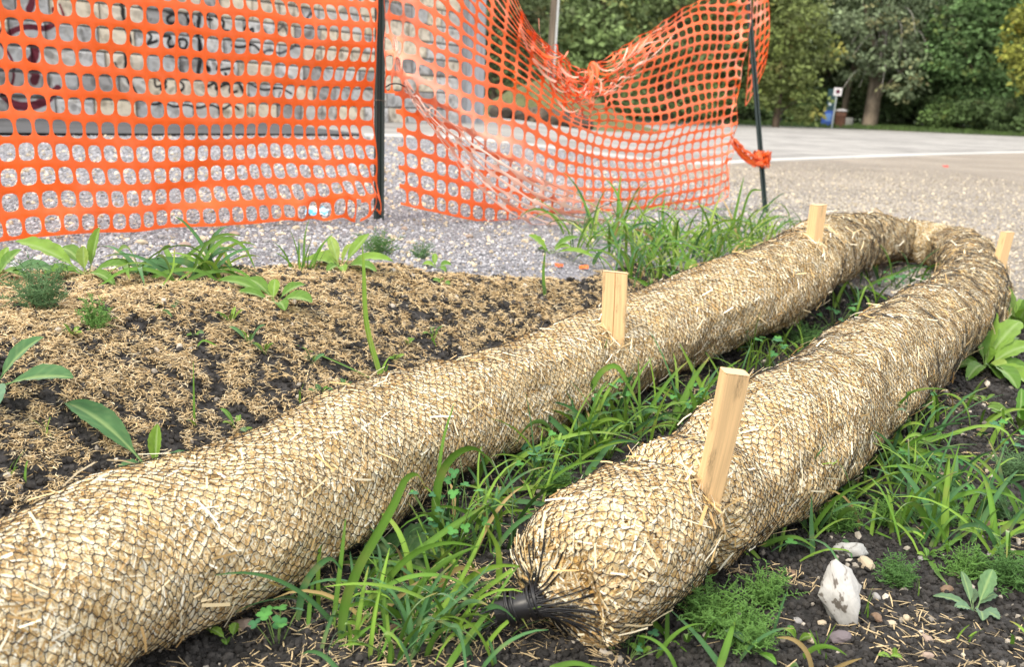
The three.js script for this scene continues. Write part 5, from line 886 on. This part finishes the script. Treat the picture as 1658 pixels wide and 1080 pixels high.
tuft(262, 506, 3, [0.03, 0.06], { label: 'short grass lying flat on the mulch below the drooping grass', seed: 8, spread: 0.02, width: [0.006, 0.009], cols: ['blue', 'dark'], droop: [1, 1.4], e0: [0.3, 0.6] });
// tall grass behind the far wattle
[[975, 388, 20], [1015, 392, 40], [1060, 398, 44], [1105, 402, 46], [1150, 400, 46], [1195, 392, 44], [1235, 385, 36], [1268, 376, 22], [1000, 432, 26], [1045, 445, 34], [1090, 448, 34], [1140, 438, 30], [1185, 420, 26], [1225, 405, 20]].forEach(([x, y, n], i) => tuft(x, y, n, [0.08, 0.26], { merge: true, seed: 60 + i, spread: 0.16, width: [0.004, 0.011], cols: ['lush', 'lush', 'blue', 'fresh', 'pale'], droop: [0.5, 2.3], e0: [0.6, 1.45], label: 'tuft of tall drooping grass between the torn fence and the wattle', group: 'tall grass behind the wattle' }));
tuft(935, 400, 4, [0.08, 0.14], { label: 'upright grass stems in front of the fence where it sags', seed: 80, spread: 0.03, traced: [[[[940, 390], [960, 345], [1000, 325], [1016, 322]], 0.011, 'dark', 0.03], [[[985, 398], [1000, 350], [1000, 330]], 0.009, 'lush', 0.03], [[[1180, 390], [1190, 345], [1204, 285]], 0.012, 'lush', 0.05], [[[1190, 392], [1215, 310], [1233, 308]], 0.01, 'lush', 0.05], [[[1085, 392], [1072, 350], [1076, 322]], 0.011, 'lush', 0.03], [[[960, 430], [970, 410], [990, 395]], 0.01, 'blue', -0.03]] });

// grass between the two arms
tuft(940, 735, 34, [0.08, 0.22], { label: 'long grass tuft between the arms, bending out towards the tied end', seed: 101, spread: 0.05, width: [0.006, 0.011], cols: ['fresh', 'lush', 'blue'], droop: [0.9, 2.2], e0: [0.8, 1.4], traced: [[[[812, 776], [858, 733], [928, 706], [985, 702], [1040, 718]], 0.0115, 'fresh', 0.12], [[[806, 758], [878, 722], [913, 718], [956, 729], [980, 750]], 0.009, 'lush', 0.06], [[[948, 772], [967, 745], [991, 718], [1035, 714]], 0.009, 'blue', 0.05], [[[782, 808], [843, 792], [912, 787], [956, 790], [1020, 805]], 0.0075, 'lush', -0.02], [[[780, 815], [843, 812], [912, 822], [955, 827]], 0.007, 'blue', -0.05], [[[770, 790], [793, 740], [815, 784], [843, 834], [862, 856], [878, 880]], 0.009, 'lush', -0.16], [[[905, 800], [915, 770], [925, 800], [905, 830]], 0.006, 'fresh', -0.02]] });
tuft(1010, 700, 22, [0.1, 0.2], { label: 'upright arching grass tuft against the inner side of the bed-side arm', seed: 102, spread: 0.04, width: [0.006, 0.01], cols: ['lush', 'fresh', 'blue'], droop: [0.5, 1.8], e0: [1.0, 1.5], traced: [[[[936, 700], [952, 644], [967, 601], [984, 546]], 0.008, 'lush', 0.02], [[[925, 708], [952, 640], [975, 601], [997, 593], [1018, 625], [1036, 662]], 0.010, 'lush', -0.03], [[[1037, 712], [1035, 652], [1033, 577]], 0.005, 'lush', 0.02], [[[1033, 672], [1080, 656], [1158, 648]], 0.007, 'lush', 0.02], [[[1037, 690], [1096, 671], [1148, 674]], 0.007, 'lush', 0.02], [[[1000, 690], [1060, 640], [1110, 612]], 0.007, 'lush', 0.06]] });
tuft(1120, 680, 20, [0.08, 0.18], { label: 'broad bladed grass tuft behind the leaning stake', seed: 103, spread: 0.04, width: [0.007, 0.011], cols: ['lush', 'fresh', 'blue'], droop: [0.5, 1.6], e0: [0.9, 1.4], traced: [[[[1080, 697], [1111, 640], [1123, 613], [1149, 577]], 0.012, 'lush', 0.02], [[[1152, 662], [1131, 617], [1100, 556]], 0.009, 'fresh', 0.02], [[[1139, 714], [1127, 664], [1116, 628]], 0.011, 'lush', -0.02], [[[1142, 600], [1189, 590], [1233, 583]], 0.006, 'lush', 0], [[[1201, 664], [1228, 632], [1262, 604]], 0.008, 'fresh', 0.02]] });
tuft(1200, 568, 8, [0.06, 0.14], { label: 'grass leaning across the middle of the bed-side arm', seed: 104, spread: 0.05, width: [0.005, 0.008], cols: ['lush', 'fresh'], traced: [[[[1201, 560], [1173, 523], [1136, 474]], 0.010, 'lush', -0.05], [[[1189, 566], [1158, 547], [1128, 530]], 0.006, 'lush', -0.05]] });
tuft(1380, 505, 18, [0.08, 0.2], { label: 'sparse grass inside the closed end of the hairpin', seed: 105, spread: 0.12, width: [0.006, 0.01], cols: ['lush', 'blue', 'fresh'], traced: [[[[1350, 500], [1365, 465], [1388, 432]], 0.009, 'fresh', 0.05], [[[1385, 480], [1420, 455], [1480, 432]], 0.009, 'lush', 0.15], [[[1440, 490], [1410, 470], [1390, 462]], 0.008, 'lush', 0]] });
tuft(1440, 462, 26, [0.08, 0.22], { label: 'grass clump in the shade under the far bend', seed: 106, spread: 0.14, width: [0.006, 0.011], cols: ['lush', 'blue', 'dark'], droop: [0.8, 2] });
// foreground clump
tuft(640, 990, 44, [0.07, 0.2], { label: 'large loose foreground grass clump between the tied end and the bulging arm', seed: 111, spread: 0.09, width: [0.005, 0.009], cols: ['lush', 'blue', 'blue', 'fresh'], droop: [0.6, 2.1], e0: [0.6, 1.4], traced: [
  [[[552, 1039], [559, 976], [581, 917], [615, 858], [641, 810], [659, 773], [676, 767], [690, 790]], 0.0095, 'lush', -0.03], [[[704, 884], [711, 776], [737, 735], [767, 724], [793, 743], [822, 798]], 0.010, 'lush', -0.04], [[[706, 884], [710, 773], [720, 705], [736, 652]], 0.005, 'lush', 0.03],
  [[[615, 938], [659, 906], [715, 865], [752, 839], [792, 815]], 0.0085, 'lush', 0.05], [[[552, 915], [622, 911], [678, 921], [733, 954], [772, 978]], 0.007, 'lush', -0.06], [[[576, 980], [641, 956], [715, 956], [772, 974]], 0.008, 'blue', -0.01], [[[720, 1095], [752, 1043], [789, 995], [824, 938], [846, 908]], 0.009, 'lush', 0.08],
  [[[640, 965], [696, 995], [752, 1050]], 0.009, 'blue', -0.06], [[[584, 925], [622, 973], [668, 1052]], 0.004, 'fresh', -0.08], [[[578, 984], [600, 1032], [612, 1085]], 0.0075, 'lush', -0.04], [[[545, 1010], [556, 1040], [576, 1085]], 0.009, 'lush', -0.03], [[[483, 1008], [493, 950], [515, 917], [537, 904], [554, 923]], 0.007, 'blue', -0.01],
  [[[516, 955], [530, 985], [549, 1010]], 0.007, 'blue', -0.02], [[[809, 952], [807, 887], [785, 847]], 0.008, 'fresh', -0.02], [[[700, 990], [712, 1030], [728, 1085]], 0.006, 'lush', -0.05], [[[664, 1075], [707, 1006], [760, 955], [800, 905]], 0.008, 'blue', 0.05], [[[540, 1020], [548, 950], [556, 880], [560, 840]], 0.005, 'lush', 0.02], [[[690, 1020], [735, 960], [780, 870], [786, 850]], 0.006, 'fresh', 0.04], [[[733, 870], [760, 905], [790, 960]], 0.006, 'lush', -0.03]] });
tuft(770, 880, 30, [0.06, 0.17], { label: 'dense grass in the narrow gap beside the tied end', seed: 112, spread: 0.06, width: [0.005, 0.009], cols: ['lush', 'blue', 'dark'], droop: [0.6, 1.9] });
tuft(700, 1058, 24, [0.05, 0.13], { label: 'low blue-green grass on the soil in front of the tied knot', seed: 113, spread: 0.06, width: [0.005, 0.008], cols: ['blue', 'lush'], droop: [0.8, 2] });
tuft(1100, 1062, 6, [0.04, 0.09], { label: 'a few grass blades in front of the feathery plant by the tied arm', seed: 114, spread: 0.05, width: [0.005, 0.008], cols: ['blue', 'lush'], traced: [[[[1170, 1090], [1126, 1029], [1082, 985]], 0.0075, 'blue', 0.06], [[[1162, 1090], [1179, 1036], [1190, 1002]], 0.007, 'lush', 0.03], [[[890, 1086], [930, 1074], [975, 1085]], 0.005, 'lush', 0.01], [[[1046, 1000], [1075, 1030], [1110, 1075]], 0.006, 'lush', -0.05]] });
// right-hand grass
tuft(1300, 850, 22, [0.07, 0.17], { label: 'grass tuft against the outer side of the tied arm, near the stone slab', seed: 121, spread: 0.06, width: [0.005, 0.009], cols: ['lush', 'fresh', 'blue'], droop: [0.4, 1.8], traced: [[[[1280, 815], [1302, 761], [1325, 695]], 0.0075, 'lush', -0.06], [[[1265, 845], [1278, 784], [1280, 736], [1247, 697]], 0.007, 'lush', -0.08], [[[1288, 818], [1336, 799], [1368, 793]], 0.007, 'lush', 0.03], [[[1361, 819], [1376, 773], [1384, 730]], 0.007, 'lush', 0.02], [[[1339, 775], [1376, 795], [1437, 828]], 0.008, 'lush', -0.02], [[[1369, 799], [1385, 818], [1400, 845]], 0.007, 'fresh', -0.02], [[[1313, 904], [1311, 843], [1313, 797]], 0.010, 'blue', 0.0], [[[1228, 890], [1261, 873], [1291, 871], [1320, 888]], 0.006, 'lush', -0.01], [[[1376, 841], [1402, 861], [1440, 908]], 0.006, 'lush', -0.06], [[[1240, 700], [1290, 690], [1320, 720]], 0.005, 'lush', -0.03]] });
tuft(1425, 745, 34, [0.08, 0.22], { label: 'spreading grass tuft along the outer foot of the tied arm', seed: 122, spread: 0.09, width: [0.006, 0.01], cols: ['lush', 'fresh', 'blue'], droop: [0.7, 2.1], e0: [0.7, 1.4], traced: [[[[1380, 762], [1421, 743], [1468, 729]], 0.010, 'lush', 0.04], [[[1430, 735], [1432, 671], [1430, 600]], 0.009, 'lush', 0.02], [[[1476, 724], [1513, 713], [1587, 691], [1624, 697], [1650, 755], [1657, 805]], 0.0095, 'fresh', -0.08], [[[1440, 735], [1500, 712], [1560, 700]], 0.009, 'lush', 0.03], [[[1430, 745], [1470, 728], [1540, 740], [1580, 738]], 0.008, 'fresh', -0.02]] });
tuft(1530, 870, 36, [0.07, 0.2], { label: 'crowded grass tuft on the open soil beyond the rocks', seed: 123, spread: 0.08, width: [0.005, 0.01], cols: ['lush', 'fresh', 'blue', 'lush'], droop: [0.5, 1.9], e0: [0.7, 1.4], traced: [[[[1436, 856], [1469, 821], [1497, 793]], 0.011, 'lush', 0.05], [[[1436, 860], [1465, 858], [1491, 876], [1507, 897]], 0.008, 'blue', -0.02], [[[1502, 904], [1513, 936], [1527, 1000]], 0.008, 'lush', -0.08], [[[1528, 882], [1530, 810], [1536, 742]], 0.009, 'fresh', 0.02], [[[1554, 860], [1573, 817], [1600, 772]], 0.010, 'lush', 0.03], [[[1506, 904], [1536, 882], [1592, 844]], 0.006, 'lush', 0.04], [[[1520, 880], [1500, 820], [1470, 775], [1450, 750]], 0.009, 'blue', 0.05], [[[1520, 885], [1480, 830], [1420, 790]], 0.008, 'lush', 0.04]] });
tuft(1500, 820, 18, [0.06, 0.18], { label: 'tangled grass joining the open-soil tuft to the wattle', seed: 124, spread: 0.08, width: [0.005, 0.009], cols: ['lush', 'blue', 'dark'], droop: [0.8, 2.2] });
tuft(1560, 700, 10, [0.06, 0.16], { label: 'thin grass below the sprawling jagged weed', seed: 125, spread: 0.1, width: [0.005, 0.009], cols: ['lush', 'fresh'] });
tuft(1660, 850, 10, [0.08, 0.16], { label: 'grass blades leaning in over the grey-green thistle seedling', seed: 126, spread: 0.05, width: [0.006, 0.009], cols: ['lush', 'blue'], traced: [[[[1690, 940], [1650, 985], [1610, 972]], 0.01, 'blue', 0], [[[1700, 900], [1650, 950], [1620, 940]], 0.009, 'lush', 0]] });
tuft(1255, 1070, 7, [0.05, 0.1], { label: 'thin grass at the bare soil beside the purple pebble', seed: 127, spread: 0.05, width: [0.004, 0.007], cols: ['lush', 'blue'] });
tuft(1650, 1065, 7, [0.03, 0.07], { label: 'short bright grass on the soil below the thistle seedling', seed: 128, spread: 0.04, width: [0.003, 0.005], cols: ['fresh', 'lush'] });
[[560, 650], [700, 560], [1600, 880], [1400, 1000], [1560, 1040], [1470, 960], [1330, 1060], [480, 655], [30, 770], [90, 710]].forEach(([x, y], i) => tuft(x, y, 4, [0.015, 0.04], { seed: 140 + i, spread: 0.012, width: [0.0015, 0.003], cols: ['lush', 'fresh'], merge: true, droop: [0.1, 0.8], label: 'sprig of hair-thin young grass on the dark soil', group: 'young grass sprigs' }));

// thinner grass filling the gap between the arms and the outer foot of the tied arm
[[700, 940], [745, 905], [800, 860], [830, 820], [865, 790], [905, 762], [950, 745], [990, 735], [1030, 715], [1070, 700], [1110, 690], [1150, 665], [1195, 625], [1235, 600], [1280, 575]].forEach(([x, y], i) => tuft(x, y, 6 + (i * 7) % 11, [0.05, 0.2], { merge: true, seed: 200 + i, spread: 0.045, width: [0.0025, 0.006], cols: ['lush', 'fresh', 'blue', 'fresh'], droop: [0.4, 2.0], e0: [0.7, 1.45], label: 'fine grass tuft filling the gap between the two arms of the wattle', group: 'fine grass between the arms' }));
[[1260, 905], [1310, 870], [1350, 845], [1385, 810], [1420, 780], [1455, 745], [1490, 715], [1525, 680], [1475, 800], [1520, 770], [1560, 820], [1600, 790], [1580, 900], [1450, 870]].forEach(([x, y], i) => tuft(x, y, 4 + (i * 5) % 11, [0.05, 0.18], { merge: true, seed: 230 + i, spread: 0.045, width: [0.0025, 0.006], cols: ['lush', 'fresh', 'blue', 'fresh'], droop: [0.4, 2.0], e0: [0.6, 1.45], label: 'fine grass tuft along the outer side of the tied arm', group: 'fine grass beside the tied arm' }));
[[540, 1010], [580, 1060], [620, 1040], [660, 1010], [720, 1000], [760, 1040], [800, 1050]].forEach(([x, y], i) => tuft(x, y, 8, [0.04, 0.14], { merge: true, seed: 260 + i, spread: 0.05, width: [0.003, 0.006], cols: ['lush', 'blue', 'fresh'], droop: [0.6, 2.0], e0: [0.6, 1.4], label: 'fine low grass on the straw-littered soil by the black knot', group: 'fine grass by the knot' }));

// clover
clover(450, 1040, 7, 0.05, 0.035, 0.0115, 'bright clover seedling on the litter below the bulging arm', 1);
clover(735, 890, 26, 0.1, 0.06, 0.0095, 'clover growing up the inner side of the bed-side arm behind the foreground grass', 2);
clover(975, 700, 22, 0.11, 0.05, 0.0125, 'clover among the arching grass between the arms', 3);
clover(1090, 690, 18, 0.08, 0.06, 0.012, 'clover in the shade behind the leaning stake', 4);
clover(1232, 590, 20, 0.09, 0.06, 0.0135, 'leafy clover in the middle of the hairpin gap', 5);
clover(1350, 530, 20, 0.07, 0.1, 0.014, 'clover patch on dark soil inside the hairpin', 6);
clover(1460, 470, 16, 0.07, 0.1, 0.016, 'clover under the far bend of the wattle', 7);
clover(1255, 890, 10, 0.05, 0.03, 0.0125, 'clover at the outer foot of the tied arm beside the stone slab', 8);
clover(1478, 690, 10, 0.08, 0.04, 0.016, 'tall clover against the outer side of the tied arm', 9);
clover(860, 770, 18, 0.07, 0.06, 0.0115, 'clover under the long pale grass blades near the tied end', 10);
clover(1570, 820, 5, 0.04, 0.03, 0.012, 'small clover beside the crowded grass tuft', 11);
clover(1015, 1068, 8, 0.035, 0.04, 0.008, 'low clover on the soil in front of the tied knot', 12);
// feathery weeds
feathery(1150, 1010, 0.055, 0.05, 150, 'large feathery bright green mayweed in front of the tied arm', 1, 1);
feathery(1240, 975, 0.035, 0.045, 80, 'feathery mayweed between the tied arm and the white rock', 2, 1);
feathery(1452, 945, 0.032, 0.04, 90, 'round feathery mayweed right of the stone slab', 3, 0);
feathery(1362, 860, 0.035, 0.05, 80, 'feathery mayweed behind the stone slab', 4, 1);
feathery(1630, 945, 0.05, 0.05, 110, 'feathery mayweed behind the thistle seedling', 5, 0);
feathery(1640, 770, 0.05, 0.05, 90, 'grey-green feathery mayweed beside the dull lobed weed', 6, 2);
feathery(68, 500, 0.055, 0.075, 75, 'tall feathery mayweed under the taut fence', 7, 2);
feathery(158, 532, 0.028, 0.045, 50, 'small yellow-green feathery seedling on the mulch', 8, 1);
feathery(618, 412, 0.08, 0.06, 70, 'feathery mayweed on the gravel behind the yellow-green rosette', 9, 0);
feathery(680, 418, 0.04, 0.04, 50, 'thin feathery mayweed on the gravel right of the fence post', 10, 2);
feathery(1310, 560, 0.08, 0.06, 130, 'feathery mayweed in the gap inside the hairpin', 11, 0);
feathery(1050, 950, 0.03, 0.04, 60, 'feathery sprig tucked under the tied end of the wattle', 12, 0);
feathery(900, 800, 0.045, 0.05, 70, 'dark feathery weed in the gap behind the tied end', 13, 0);
feathery(1430, 850, 0.03, 0.04, 50, 'feathery sprig among the grass right of the tied arm', 14, 1);
feathery(1560, 935, 0.04, 0.045, 70, 'feathery mayweed between the crowded grass and the thistle seedling', 15, 1);
feathery(1520, 850, 0.04, 0.045, 60, 'feathery mayweed inside the crowded grass tuft', 16, 0);
feathery(1200, 1040, 0.05, 0.045, 110, 'bright feathery mayweed spreading towards the purple pebble', 17, 1);
feathery(1610, 840, 0.035, 0.04, 50, 'thin feathery mayweed on the open soil beside the small clover', 18, 2);
clover(1500, 780, 12, 0.06, 0.05, 0.012, 'clover under the spreading grass beside the tied arm', 13);
clover(1620, 730, 8, 0.05, 0.05, 0.013, 'loose clover on the soil below the sprawling weed', 14);
let tris = 0, inst = 0;
scene.traverse((o) => { if (o.isInstancedMesh) inst += o.count; else if (o.isMesh) tris += (o.geometry.index ? o.geometry.index.count : o.geometry.attributes.position.count) / 3; });
console.log('triangles', tris, 'instances', inst);
scene.traverse((o) => { if (o.isMesh) { o.castShadow = true; o.receiveShadow = true; } });
renderer.render(scene, camera);
